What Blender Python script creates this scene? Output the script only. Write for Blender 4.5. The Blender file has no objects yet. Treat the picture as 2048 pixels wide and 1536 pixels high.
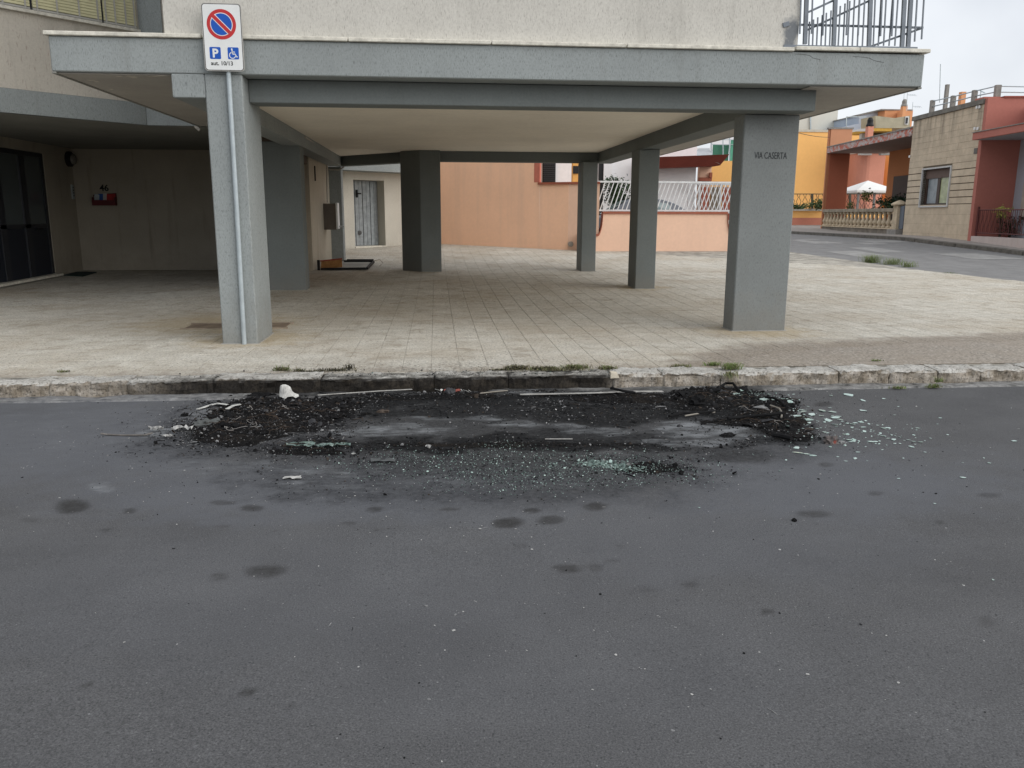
import bpy, bmesh, math, random
import numpy as np
from mathutils import Vector, Matrix
random.seed(7); RNG = np.random.default_rng(11)
S = bpy.context.scene
COL = S.collection
R = math.radians
# ------------------------------------------------------------------ camera, sky, sun, exposure
F, PITCH, YAW, ROLL, HC = 1634.79, .2057, .0918, .0035, 1.45
FW = Vector((math.sin(YAW)*math.cos(PITCH), math.cos(YAW)*math.cos(PITCH), -math.sin(PITCH)))
r0 = Vector((math.cos(YAW), -math.sin(YAW), 0)); u0 = r0.cross(FW)
RT = r0*math.cos(ROLL)+u0*math.sin(ROLL); UP = -r0*math.sin(ROLL)+u0*math.cos(ROLL)
cd = bpy.data.cameras.new('camera'); cam = bpy.data.objects.new('camera', cd); COL.objects.link(cam)
cam.matrix_world = Matrix(((RT.x, UP.x, -FW.x, 0), (RT.y, UP.y, -FW.y, 0), (RT.z, UP.z, -FW.z, HC), (0, 0, 0, 1)))
cd.sensor_fit = 'HORIZONTAL'; cd.sensor_width = 36; cd.lens = 36*F/2048; cd.clip_start = .05; cd.clip_end = 2000
S.camera = cam
SUN_EL, SUN_AZ = R(28), R(128)          # azimuth clockwise from +Y (into the picture)
W = bpy.data.worlds.new('World'); S.world = W; W.use_nodes = True
nt = W.node_tree; nt.nodes.clear()
def N(nt, t, **k):
    n = nt.nodes.new(t)
    for a, v in k.items(): setattr(n, a, v)
    return n
wo = N(nt, 'ShaderNodeOutputWorld'); b1 = N(nt, 'ShaderNodeBackground'); b2 = N(nt, 'ShaderNodeBackground'); mx = N(nt, 'ShaderNodeMixShader')
sk = N(nt, 'ShaderNodeTexSky', sky_type='NISHITA', sun_disc=False, sun_elevation=SUN_EL, sun_rotation=SUN_AZ)
tc = N(nt, 'ShaderNodeTexCoord'); ns = N(nt, 'ShaderNodeTexNoise'); rp = N(nt, 'ShaderNodeValToRGB')
ns.inputs['Scale'].default_value = 3.2; ns.inputs['Detail'].default_value = 5; ns.inputs['Roughness'].default_value = .5
rp.color_ramp.elements[0].position = .3; rp.color_ramp.elements[0].color = (.46, .485, .53, 1)
rp.color_ramp.elements[1].position = .7; rp.color_ramp.elements[1].color = (.70, .72, .745, 1)
nt.links.new(tc.outputs['Generated'], ns.inputs['Vector']); nt.links.new(ns.outputs['Fac'], rp.inputs['Fac'])
nt.links.new(sk.outputs['Color'], b1.inputs['Color']); b1.inputs['Strength'].default_value = .1
sep = N(nt, 'ShaderNodeSeparateXYZ'); mth = N(nt, 'ShaderNodeMapRange'); nt.links.new(tc.outputs['Generated'], sep.inputs[0]); nt.links.new(sep.outputs[2], mth.inputs[0])
mth.inputs[1].default_value = 0; mth.inputs[2].default_value = 1; mth.inputs[3].default_value = .95; mth.inputs[4].default_value = 1.5      # an overcast sky is brighter overhead than at the horizon
nt.links.new(rp.outputs['Color'], b2.inputs['Color']); nt.links.new(mth.outputs[0], b2.inputs['Strength'])
mx.inputs['Fac'].default_value = .93
nt.links.new(b1.outputs[0], mx.inputs[1]); nt.links.new(b2.outputs[0], mx.inputs[2]); nt.links.new(mx.outputs[0], wo.inputs['Surface'])
sl = bpy.data.lights.new('sun', 'SUN'); sun = bpy.data.objects.new('sun', sl); COL.objects.link(sun)
sl.energy = 1.5; sl.angle = R(60); sl.color = (1, .965, .92)
sd = Vector((math.sin(SUN_AZ)*math.cos(SUN_EL), math.cos(SUN_AZ)*math.cos(SUN_EL), math.sin(SUN_EL)))
sun.rotation_euler = sd.to_track_quat('Z', 'Y').to_euler(); sun.location = (0, 0, 30)
S.view_settings.view_transform = 'Standard'; S.view_settings.look = 'None'; S.view_settings.exposure = 0.5; S.view_settings.gamma = 1
S.view_settings.use_curve_mapping = False
try:
    S.cycles.max_bounces = 8; S.cycles.diffuse_bounces = 7; S.cycles.use_denoising = True
except Exception: pass
# ------------------------------------------------------------------ measuring helpers (site geometry was surveyed from one known eye point)
EYE = Vector((0, 0, HC))
def zg(y):                                # the ground climbs gently away from the road
    return max(0, min(y, 20)-13)*.015+max(0, min(y, 31.3)-20)*.035+max(0, min(y, 52)-42)*.026
def ray(x, y): return FW+RT*((x-1024)/F)-UP*((y-768)/F)
def atz(x, y, z): d = ray(x, y); return EYE+d*((z-HC)/d.z)
def aty(x, y, Y): d = ray(x, y); return EYE+d*(Y/d.y)
def atx(x, y, X): d = ray(x, y); return EYE+d*(X/d.x)
def atp(x, y, P, D):
    n = Vector((D[1], -D[0], 0)); d = ray(x, y); t = ((Vector((P[0], P[1], HC))-EYE).dot(n))/d.dot(n); return EYE+d*t
ROAD = -.12
def road(x, y, z=ROAD): return atz(x, y, z)
# ------------------------------------------------------------------ materials
MATS = {}
def principled(name):
    m = bpy.data.materials.new(name); m.use_nodes = True; t = m.node_tree; b = t.nodes['Principled BSDF']; MATS[name] = m
    return m, t, b
def ramp(t, src, stops):
    r = N(t, 'ShaderNodeValToRGB'); e = r.color_ramp.elements
    while len(e) < len(stops): e.new(.5)
    for i, (p, c) in enumerate(stops):
        e[i].position = p; e[i].color = (*c, 1) if len(c) == 3 else c
    t.links.new(src, r.inputs['Fac']); return r.outputs['Color']
def noise(t, scale, detail=4, rough=.6, vec=None, stretch=None, offs=(0, 0, 0)):
    if vec is None: vec = N(t, 'ShaderNodeNewGeometry').outputs['Position']
    if stretch or any(offs):
        mp = N(t, 'ShaderNodeMapping'); mp.inputs['Scale'].default_value = stretch or (1, 1, 1); mp.inputs['Location'].default_value = offs
        t.links.new(vec, mp.inputs['Vector']); vec = mp.outputs[0]
    n = N(t, 'ShaderNodeTexNoise'); n.inputs['Scale'].default_value = scale; n.inputs['Detail'].default_value = detail; n.inputs['Roughness'].default_value = rough
    t.links.new(vec, n.inputs['Vector']); return n.outputs['Fac']
def mixc(t, fac, a, b, mode='MIX'):
    m = N(t, 'ShaderNodeMix', data_type='RGBA', blend_type=mode)
    for s, v in ((m.inputs[0], fac), (m.inputs[6], a), (m.inputs[7], b)):
        if isinstance(v, (int, float)): s.default_value = v
        elif isinstance(v, (tuple, list)): s.default_value = (*v[:3], 1)
        else: t.links.new(v, s)
    return m.outputs[2]
def math_(t, op, a, b=None, clamp=False):
    m = N(t, 'ShaderNodeMath', operation=op, use_clamp=clamp)
    for i, v in enumerate((a, b)):
        if v is None: continue
        if isinstance(v, (int, float)): m.inputs[i].default_value = v
        else: t.links.new(v, m.inputs[i])
    return m.outputs[0]
def bump(t, b, h, strength=.5, dist=.01):
    n = N(t, 'ShaderNodeBump'); n.inputs['Strength'].default_value = strength; n.inputs['Distance'].default_value = dist
    t.links.new(h, n.inputs['Height']); t.links.new(n.outputs[0], b.inputs['Normal'])
def sc(c, k): return tuple(x*k for x in c)
def plain(name, c, rough=.7, var=.12, scale=6, metal=0, bscale=0, bstr=.3, spec=.3):
    """a colour with blotches, fine grain and a little relief"""
    if name in MATS: return MATS[name]
    m, t, b = principled(name)
    n1 = noise(t, scale, 5); n2 = noise(t, scale*14, 3)
    c1 = ramp(t, n1, [(.3, sc(c, 1-var)), (.7, sc(c, 1+var))])
    c2 = ramp(t, n2, [(.3, (1-var*.6,)*3), (.7, (1+var*.6,)*3)])
    t.links.new(mixc(t, 1, c1, c2, 'MULTIPLY'), b.inputs['Base Color'])
    b.inputs['Roughness'].default_value = rough; b.inputs['Metallic'].default_value = metal; b.inputs['Specular IOR Level'].default_value = spec
    if bscale: bump(t, b, noise(t, bscale, 4), bstr, .01)
    return m
def stucco(name, c, groove, dens=.42, streak=.25, sx=190, sz=25, dirt=(.12, .11, .09)):
    """scratched render: short upright grooves, weather streaks, blotches"""
    m, t, b = principled(name)
    g = noise(t, 1, 3, .55, stretch=(sx, sx, sz))
    gr = ramp(t, g, [(dens-.06, (0, 0, 0)), (dens+.02, (1, 1, 1))])
    bl = noise(t, .9, 5, .6); fine = noise(t, 40, 3)
    base = ramp(t, bl, [(.3, sc(c, .9)), (.7, sc(c, 1.07))])
    base = mixc(t, 1, base, ramp(t, fine, [(.3, (.93,)*3), (.7, (1.06,)*3)]), 'MULTIPLY')
    st = noise(t, 1, 4, .6, stretch=(5, 5, .5), offs=(3, 1, 2))
    stm = ramp(t, st, [(.56, (0, 0, 0)), (.8, (streak,)*3)])
    base = mixc(t, stm, base, dirt)
    sp = noise(t, 16, 2, .5, offs=(7, 2, 5)); spm = ramp(t, sp, [(.72, (0, 0, 0)), (.8, (.3,)*3)])
    base = mixc(t, spm, base, sc(c, .5))
    inv = math_(t, 'SUBTRACT', 1, gr)
    zs_ = N(t, 'ShaderNodeSeparateXYZ'); t.links.new(N(t, 'ShaderNodeNewGeometry').outputs['Position'], zs_.inputs[0])
    zm = N(t, 'ShaderNodeMapRange'); zm.inputs[1].default_value = .55; zm.inputs[2].default_value = .02; t.links.new(math_(t, 'ADD', zs_.outputs[2], math_(t, 'MULTIPLY', math_(t, 'SUBTRACT', noise(t, 5, 5, .7, offs=(1, 9, 4)), .5), 1.1)), zm.inputs[0])
    base = mixc(t, math_(t, 'MULTIPLY', zm.outputs[0], .35), base, (.19, .17, .14))      # splash dirt at the foot
    t.links.new(mixc(t, math_(t, 'MULTIPLY', inv, .78), base, groove), b.inputs['Base Color'])
    b.inputs['Roughness'].default_value = .88; b.inputs['Specular IOR Level'].default_value = .2
    bump(t, b, gr, .35, .006)
    return m
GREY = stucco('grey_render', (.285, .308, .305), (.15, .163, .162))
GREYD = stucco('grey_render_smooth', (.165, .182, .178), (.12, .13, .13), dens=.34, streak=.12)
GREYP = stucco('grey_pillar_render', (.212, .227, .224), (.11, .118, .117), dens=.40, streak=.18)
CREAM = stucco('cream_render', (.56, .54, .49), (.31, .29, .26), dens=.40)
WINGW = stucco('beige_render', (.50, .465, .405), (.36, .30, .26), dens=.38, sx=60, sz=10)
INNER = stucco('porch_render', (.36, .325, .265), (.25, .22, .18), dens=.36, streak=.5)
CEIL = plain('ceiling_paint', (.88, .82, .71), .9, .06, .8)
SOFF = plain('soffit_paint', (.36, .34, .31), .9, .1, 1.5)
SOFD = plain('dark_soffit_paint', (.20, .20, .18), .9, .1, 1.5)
CAPM = plain('travertine', (.60, .575, .50), .7, .22, 14, bscale=40)
STEEL = plain('painted_steel', (.16, .18, .205), .5, .12, 10, metal=.2)
GALV = plain('galvanised_steel', (.40, .45, .47), .45, .1, 9, metal=.35)
DARK = plain('dark_metal', (.022, .024, .030), .45, .1)
BLACK = plain('black_plastic', (.012, .012, .013), .6, .1)
WHITE = plain('white_paint', (.72, .73, .73), .6, .05, 3)
def glass(name, c, rough=.08):
    m, t, b = principled(name); b.inputs['Base Color'].default_value = (*c, 1); b.inputs['Roughness'].default_value = rough; b.inputs['Specular IOR Level'].default_value = .6
    return m
# ------------------------------------------------------------------ mesh helpers
def wloc(o):
    v = Vector((0, 0, 0))
    while o is not None: v = v+o.location; o = o.parent
    return v
class MB:
    def __init__(s): s.v = []; s.f = []; s.m = []; s.mi = 0
    def add(s, vs, fs):
        o = len(s.v); s.v += [tuple(p) for p in vs]; s.f += [tuple(i+o for i in f) for f in fs]; s.m += [s.mi]*len(fs); return s
    def prism(s, pts, dvec):
        """pts: a planar outline, extruded by dvec"""
        n = len(pts); d = Vector(dvec); a = [Vector(p) for p in pts]
        fs = [tuple(range(n-1, -1, -1)), tuple(range(n, 2*n))]+[(i, (i+1) % n, n+(i+1) % n, n+i) for i in range(n)]
        return s.add(a+[p+d for p in a], fs)
    def box(s, x0, x1, y0, y1, z0, z1):
        return s.prism([(x0, y0, z0), (x1, y0, z0), (x1, y1, z0), (x0, y1, z0)], (0, 0, z1-z0))
    def bar(s, a, b, w, h=None, up=(0, 0, 1)):
        """a square bar from a to b"""
        a = Vector(a); b = Vector(b); h = h or w; d = (b-a).normalized(); u = Vector(up)
        if abs(d.dot(u)) > .95: u = Vector((0, 1, 0))
        r = d.cross(u).normalized()*w/2; u = r.cross(d).normalized()*h/2
        return s.prism([a-r-u, a+r-u, a+r+u, a-r+u], b-a)
    def tube(s, pts, rad, n=6, cap=True):
        pts = [Vector(p) for p in pts]; o = len(s.v); vs = []; k = len(pts)
        rad = rad if isinstance(rad, (list, tuple)) else [rad]*k
        for i, p in enumerate(pts):
            d = (pts[min(i+1, k-1)]-pts[max(i-1, 0)]).normalized(); u = Vector((0, 0, 1)) if abs(d.z) < .9 else Vector((0, 1, 0))
            r = d.cross(u).normalized(); u = r.cross(d)
            vs += [p+(r*math.cos(2*math.pi*j/n)+u*math.sin(2*math.pi*j/n))*rad[i] for j in range(n)]
        fs = [(i*n+j, i*n+(j+1) % n, (i+1)*n+(j+1) % n, (i+1)*n+j) for i in range(k-1) for j in range(n)]
        if cap: fs += [tuple(range(n-1, -1, -1)), tuple(range((k-1)*n, k*n))]
        return s.add(vs, fs)
    def lathe(s, c, prof, n=10, axis='z'):
        c = Vector(c); vs = []
        for r, z in prof:
            for j in range(n):
                a = 2*math.pi*j/n
                vs.append(c+Vector((r*math.cos(a), r*math.sin(a), z)) if axis == 'z' else c+Vector((r*math.cos(a), z, r*math.sin(a))))
        k = len(prof); fs = [(i*n+j, i*n+(j+1) % n, (i+1)*n+(j+1) % n, (i+1)*n+j) for i in range(k-1) for j in range(n)]
        fs += [tuple(range(n-1, -1, -1)), tuple(range((k-1)*n, k*n))]
        return s.add(vs, fs)
    def quad(s, *p): return s.add(p, [tuple(range(len(p)))])
    def build(s, name, mat, parent=None, bev=0, smooth=False, fixn=True, kind=None):
        me = bpy.data.meshes.new(name); me.from_pydata(s.v, [], s.f)
        for m in (mat if isinstance(mat, (list, tuple)) else [mat]): me.materials.append(m)
        if any(s.m): me.polygons.foreach_set('material_index', s.m)
        if bev or fixn:
            bm = bmesh.new(); bm.from_mesh(me)
            if fixn: bmesh.ops.recalc_face_normals(bm, faces=bm.faces)
            if bev: bmesh.ops.bevel(bm, geom=bm.edges[:], offset=bev, segments=1, affect='EDGES', clamp_overlap=True)
            bm.to_mesh(me); bm.free()
        o = bpy.data.objects.new(name, me); COL.objects.link(o)
        if parent is not None:
            off = wloc(parent); me.transform(Matrix.Translation(-off)); o.parent = parent
        if smooth: me.polygons.foreach_set('use_smooth', [True]*len(me.polygons))
        if kind: o['kind'] = kind
        return o
def box(name, mat, parent, *b, bev=0): return MB().box(*b).build(name, mat, parent, bev)
def tag(o, label=None, cat=None, group=None, kind=None):
    for k, v in (('label', label), ('category', cat), ('group', group), ('kind', kind)):
        if v: o[k] = v
    return o
def thing(name, loc, label, cat, group=None):
    o = bpy.data.objects.new(name, None); COL.objects.link(o); o.location = loc; o.empty_display_size = .2
    return tag(o, label, cat, group)
def recentre(o):
    """moves a single mesh thing's origin to its base"""
    me = o.data; n = len(me.vertices); a = np.empty(n*3); me.vertices.foreach_get('co', a); a = a.reshape(-1, 3)
    c = Vector(((a[:, 0].min()+a[:, 0].max())/2, (a[:, 1].min()+a[:, 1].max())/2, a[:, 2].min())); me.transform(Matrix.Translation(-c)); o.location = c
    return o
def text(name, body, size, mat, parent, o, xd, yd, depth=.002, align='LEFT', bold=0, sx=1):
    """lettering as a thin mesh: origin o, reading along xd, upright along yd"""
    cu = bpy.data.curves.new(name, 'FONT'); cu.body = body; cu.size = size; cu.extrude = depth/2; cu.align_x = align; cu.offset = bold; cu.resolution_u = 3
    t = bpy.data.objects.new(name, cu); COL.objects.link(t)
    me = bpy.data.meshes.new_from_object(t.evaluated_get(bpy.context.evaluated_depsgraph_get())); bpy.data.objects.remove(t)
    xd = Vector(xd).normalized(); yd = Vector(yd).normalized(); zd = xd.cross(yd); o = Vector(o)
    me.transform(Matrix(((xd.x*sx, yd.x, zd.x, o.x), (xd.y*sx, yd.y, zd.y, o.y), (xd.z*sx, yd.z, zd.z, o.z), (0, 0, 0, 1))))
    me.materials.clear(); me.materials.append(mat); me.transform(Matrix.Translation(-wloc(parent)))
    ob = bpy.data.objects.new(name, me); COL.objects.link(ob); ob.parent = parent
    return ob
# numpy value noise -------------------------------------------------
_G = RNG.random((256, 256))
def vn(x, y):
    xi = np.floor(x).astype(int); yi = np.floor(y).astype(int); fx = x-xi; fy = y-yi
    fx = fx*fx*(3-2*fx); fy = fy*fy*(3-2*fy)
    g = lambda a, b: _G[a % 256, b % 256]
    return (g(xi, yi)*(1-fx)+g(xi+1, yi)*fx)*(1-fy)+(g(xi, yi+1)*(1-fx)+g(xi+1, yi+1)*fx)*fy
def fbm(x, y, o=4):
    s = 0; a = .5; n = 0
    for i in range(o): s = s+a*vn(x*2**i+17*i, y*2**i+31*i); n += a; a *= .55
    return s/n
# ------------------------------------------------------------------ ground, road, pavement, kerb (the setting)
YK = 7.29; DIP = .022
def smooth(e0, e1, x):
    t = np.clip((x-e0)/(e1-e0), 0, 1); return t*t*(3-2*t)
def topx(x, y, z):
    dx, dy, dz = x, y, z-HC
    d = dx*FW.x+dy*FW.y+dz*FW.z
    return 1024+F*(dx*RT.x+dy*RT.y+dz*RT.z)/d, 768-F*(dx*UP.x+dy*UP.y+dz*UP.z)/d
SOOT = [(930, 794, 450, 22, 1), (560, 835, 150, 42, 1), (700, 815, 120, 30, .9), (1230, 822, 240, 32, .96), (1460, 812, 110, 42, 1), (1560, 855, 75, 32, .95), (980, 824, 300, 24, .92),
        (1000, 888, 500, 17, 1), (470, 870, 100, 36, .85), (620, 900, 150, 16, .7), (1290, 935, 120, 24, .6), (1540, 882, 100, 14, .9), (900, 845, 200, 20, .55), (1180, 870, 200, 20, .85),
        (1000, 930, 400, 40, .6), (560, 890, 180, 40, .4), (1400, 870, 220, 60, .5), (950, 850, 520, 72, .55), (1560, 905, 90, 18, .4), (950, 955, 520, 58, .52), (1020, 990, 430, 34, .34), (700, 905, 330, 45, .5), (440, 870, 180, 60, .5), (620, 940, 200, 26, .4), (1500, 900, 180, 30, .4), (380, 905, 130, 26, .3)]
ASH = [(790, 864, 110, 10, .6), (900, 838, 100, 6, .45), (715, 868, 90, 9, .5), (1040, 852, 60, 7, .6), (1200, 858, 70, 9, .6), (1400, 858, 95, 14, .8), (1430, 878, 80, 7, .7), (1360, 880, 60, 6, .7),
       (330, 864, 60, 10, .8), (420, 830, 70, 10, .6), (480, 880, 60, 8, .4), (1060, 790, 60, 5, .6), (1190, 852, 60, 6, .4), (200, 972, 30, 7, .7), (590, 958, 30, 4, .6), (640, 938, 120, 14, .35), (440, 935, 160, 22, .22), (780, 965, 260, 22, .2), (180, 860, 220, 60, .13), (1000, 955, 330, 24, .16)]
PALE = [(180, 880, 330, 110, .55), (640, 985, 560, 60, .55), (1650, 970, 380, 70, .5), (1020, 1010, 400, 45, .35), (1380, 1080, 420, 90, .25), (600, 1180, 700, 160, .18), (1050, 1330, 600, 120, .12)]
SPOT = [(1022, 1046, 32, 11, .95), (1108, 1040, 28, 9, .8), (1196, 1016, 26, 9, .85), (1070, 1021, 18, 6, .75), (526, 1140, 44, 13, .8), (433, 1152, 20, 10, .5), (140, 1012, 34, 14, .9), (258, 1022, 16, 6, .7), (505, 1016, 24, 7, .8), (443, 1006, 30, 5, .6),
        (752, 1018, 18, 6, .7), (215, 1061, 13, 4, .6), (1130, 1138, 28, 9, .75), (1186, 1134, 22, 9, .45), (1298, 1176, 32, 8, .35), (1388, 1170, 18, 8, .5), (1622, 1027, 38, 8, .6), (1980, 992, 24, 6, .5), (1752, 986, 20, 5, .5), (1978, 1242, 26, 14, .4),
        (498, 1386, 17, 7, .8), (170, 1368, 14, 5, .7), (598, 1418, 16, 5, .5), (1540, 1224, 10, 4, .9), (1553, 1242, 8, 4, .7), (250, 1448, 6, 4, .9), (334, 1487, 7, 4, .9), (284, 1472, 7, 4, .8), (30, 1334, 7, 4, .8), (250, 1292, 11, 4, .6), (184, 1293, 10, 4, .5), (430, 1338, 14, 3, .5), (626, 1354, 13, 3, .5), (1650, 930, 20, 6, .5), (1650, 808, 22, 6, .7),
        (760, 1060, 7, 4, .6), (540, 1062, 8, 3, .4), (60, 1040, 24, 6, .4), (700, 1046, 16, 4, .5), (900, 1018, 24, 4, .6), (126, 1112, 10, 5, .3), (1050, 1092, 20, 6, .3), (1245, 1093, 16, 6, .3), (1880, 1044, 12, 4, .5), (1490, 912, 70, 14, .55), (1230, 1122, 18, 5, .4), (1640, 1120, 40, 9, .25), (450, 1052, 14, 4, .4), (830, 1096, 60, 3, .2), (1840, 1263, 12, 3, .5)]
def field(lst, px, py, wx, wy, warp=1., edge=.45):
    out = np.zeros_like(px)
    n1 = fbm(wx*2.2, wy*2.2)-.5; n2 = fbm(wx*2.2+40, wy*2.2+9)-.5; n3 = fbm(wx*9, wy*9)-.5
    qx = px+n1*150*warp; qy = py+n2*36*warp
    for cx, cy, rx, ry, a in lst:
        r = np.hypot((qx-cx)/rx, (qy-cy)/ry)+n3*.7*warp
        out = np.maximum(out, a*smooth(1+edge, 1-edge, r))
    return out
def stains(wx, wy, z):
    px, py = topx(wx, wy, z)
    soot = field(SOOT, px, py, wx, wy); ash = field(ASH, px, py, wx, wy, .9); pale = field(PALE, px, py, wx, wy, 1.2, .6); spot = field(SPOT, px, py, wx, wy, .3, .45)
    return soot, ash, pale, spot
def set_attr(me, name, arr):
    a = me.attributes.new(name, 'FLOAT', 'POINT'); a.data.foreach_set('value', np.asarray(arr, dtype=np.float32).ravel())
def attr(t, name): return N(t, 'ShaderNodeAttribute', attribute_name=name).outputs['Fac']
def stain_mix(t, base, k=1.):
    """soot, ash and dust laid over a surface colour; the edges broken up by fine noise"""
    fn = noise(t, 26, 5, .75); fn2 = noise(t, 90, 3, .7, offs=(4, 4, 0))
    ragged = lambda f, w=1.6, n=fn: math_(t, 'MULTIPLY', math_(t, 'ADD', f, math_(t, 'MULTIPLY', math_(t, 'SUBTRACT', n, .5), w), True), math_(t, 'MULTIPLY', f, 2.2, True), True)
    base = mixc(t, math_(t, 'MULTIPLY', attr(t, 'pale'), .8, True), base, (.118, .125, .142))
    base = mixc(t, math_(t, 'MULTIPLY', ragged(attr(t, 'spot'), .9), .88), base, (.03, .029, .028))
    base = mixc(t, math_(t, 'MULTIPLY', ragged(attr(t, 'soot'), 1.1), .97*k), base, (.0075, .0078, .0085))
    fn3 = noise(t, 1, 6, .75, stretch=(4, 9, 1), offs=(2, 8, 0)); base = mixc(t, math_(t, 'MULTIPLY', math_(t, 'MULTIPLY', ragged(attr(t, 'ash'), 2.6, fn3), ramp(t, fn3, [(.36, (.12,)*3), (.62, (1,)*3)])), .70), base, (.24, .25, .26))
    base = mixc(t, math_(t, 'MULTIPLY', math_(t, 'MULTIPLY', math_(t, 'MULTIPLY', attr(t, 'soot'), 1.5, True), ramp(t, fn2, [(.62, (0, 0, 0)), (.72, (1,)*3)])), .5), base, (.10, .10, .10))
    return base
m, t, b = principled('asphalt'); ASPH = m
g1 = noise(t, 150, 2, .6); g2 = noise(t, 420, 2, .5); g3 = noise(t, 2.0, 6, .62); g4 = noise(t, 1, 4, .6, stretch=(.5, 2, 1))
base = ramp(t, g3, [(.3, (.079, .079, .081)), (.7, (.097, .097, .099))])
base = mixc(t, 1, base, ramp(t, g4, [(.3, (.93,)*3), (.7, (1.06,)*3)]), 'MULTIPLY')
base = mixc(t, 1, base, ramp(t, g1, [(.28, (.62,)*3), (.5, (1, 1, 1)), (.72, (1.36,)*3)]), 'MULTIPLY')
base = mixc(t, 1, base, ramp(t, g2, [(.3, (.72,)*3), (.7, (1.28,)*3)]), 'MULTIPLY')
vo = N(t, 'ShaderNodeTexVoronoi'); vo.inputs['Scale'].default_value = 28; t.links.new(N(t, 'ShaderNodeNewGeometry').outputs['Position'], vo.inputs['Vector'])
wn = N(t, 'ShaderNodeTexWhiteNoise'); t.links.new(vo.outputs['Position'], wn.inputs['Vector'])
sz_ = math_(t, 'MULTIPLY', math_(t, 'SUBTRACT', wn.outputs['Value'], .82, True), .55)
fleck = math_(t, 'LESS_THAN', vo.outputs['Distance'], sz_)
vo2 = N(t, 'ShaderNodeTexVoronoi'); vo2.inputs['Scale'].default_value = 75; t.links.new(N(t, 'ShaderNodeNewGeometry').outputs['Position'], vo2.inputs['Vector'])
wn2 = N(t, 'ShaderNodeTexWhiteNoise'); t.links.new(vo2.outputs['Position'], wn2.inputs['Vector'])
base = mixc(t, math_(t, 'MULTIPLY', math_(t, 'LESS_THAN', vo2.outputs['Distance'], math_(t, 'MULTIPLY', math_(t, 'SUBTRACT', wn2.outputs['Value'], .6, True), .9)), .4), base, (.16, .16, .16))
base = mixc(t, math_(t, 'MULTIPLY', math_(t, 'LESS_THAN', vo2.outputs['Distance'], math_(t, 'MULTIPLY', math_(t, 'SUBTRACT', .32, wn2.outputs['Value'], True), 1.1)), .5), base, (.022, .022, .023))
base = mixc(t, math_(t, 'MULTIPLY', fleck, .7), base, (.28, .28, .28))
t.links.new(stain_mix(t, base), b.inputs['Base Color']); b.inputs['Roughness'].default_value = .9; b.inputs['Specular IOR Level'].default_value = .12
bump(t, b, math_(t, 'ADD', math_(t, 'MULTIPLY', g1, .7), math_(t, 'MULTIPLY', g2, .3)), .55, .006)
def sheet(name, xs, ys, zf, mat, stained=True, kind='structure', dips=.004):
    X, Y = np.meshgrid(xs, ys); Z = zf(X, Y)+(fbm(X*.8, Y*.8)-.5)*dips*2
    n, k = len(xs), len(ys); idx = np.arange(n*k).reshape(k, n)
    f = np.stack([idx[:-1, :-1], idx[:-1, 1:], idx[1:, 1:], idx[1:, :-1]], -1).reshape(-1, 4)
    me = bpy.data.meshes.new(name); me.from_pydata(np.stack([X.ravel(), Y.ravel(), Z.ravel()], 1), [], f.tolist()); me.materials.append(mat)
    me.polygons.foreach_set('use_smooth', [True]*len(me.polygons))
    if stained:
        for nm, a in zip(('soot', 'ash', 'pale', 'spot'), stains(X.ravel(), Y.ravel(), ROAD)): set_attr(me, nm, a)
    o = bpy.data.objects.new(name, me); COL.objects.link(o)
    if kind: o['kind'] = kind
    return o
ys = [1.0]
while ys[-1] < YK+.02: ys.append(ys[-1]+(.045 if ys[-1] < 3.6 else .03 if ys[-1] < 5 else .02))
xs = np.arange(-6.6, 8.2, .028)
sheet('road', xs, np.array(ys), lambda X, Y: ROAD-DIP*smooth(7.0, 7.22, Y), ASPH)
MB().quad((-70, 1, ROAD), (-6.6, 1, ROAD), (-6.6, 7.3, ROAD), (-70, 7.3, ROAD)).quad((8.15, 1, ROAD), (70, 1, ROAD), (70, 7.3, ROAD), (8.15, 7.3, ROAD)).quad((-70, -9, ROAD), (70, -9, ROAD), (70, 1, ROAD), (-70, 1, ROAD)).build('road', ASPH, kind='structure')
MB().quad((-400, -400, -.9), (400, -400, -.9), (400, 400, -.9), (-400, 400, -.9)).build('ground', plain('bare_earth', (.18, .15, .11), .95), kind='structure')
# gutter: a worn cement strip along the foot of the kerb
m, t, b = principled('gutter_cement'); GUT = m
a1 = noise(t, 9, 6, .7); a2 = noise(t, 80, 3)
base = mixc(t, 1, ramp(t, a1, [(.34, (.035, .034, .032)), (.47, (.15, .147, .14)), (.7, (.29, .285, .275))]), ramp(t, a2, [(.3, (.7,)*3), (.7, (1.2,)*3)]), 'MULTIPLY')
t.links.new(stain_mix(t, base), b.inputs['Base Color']); b.inputs['Roughness'].default_value = .9; bump(t, b, a2, .5, .006)
gs = sheet('gutter', np.arange(-6.6, 12, .03), np.arange(7.0, 7.32, .02), lambda X, Y: ROAD-DIP*smooth(7.0, 7.22, Y)+.013+.016*np.clip((fbm(X*3, Y*9)-.47)*3, -1.2, .5)-.03*smooth(7.04, 7.0, Y), GUT, dips=0)
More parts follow.
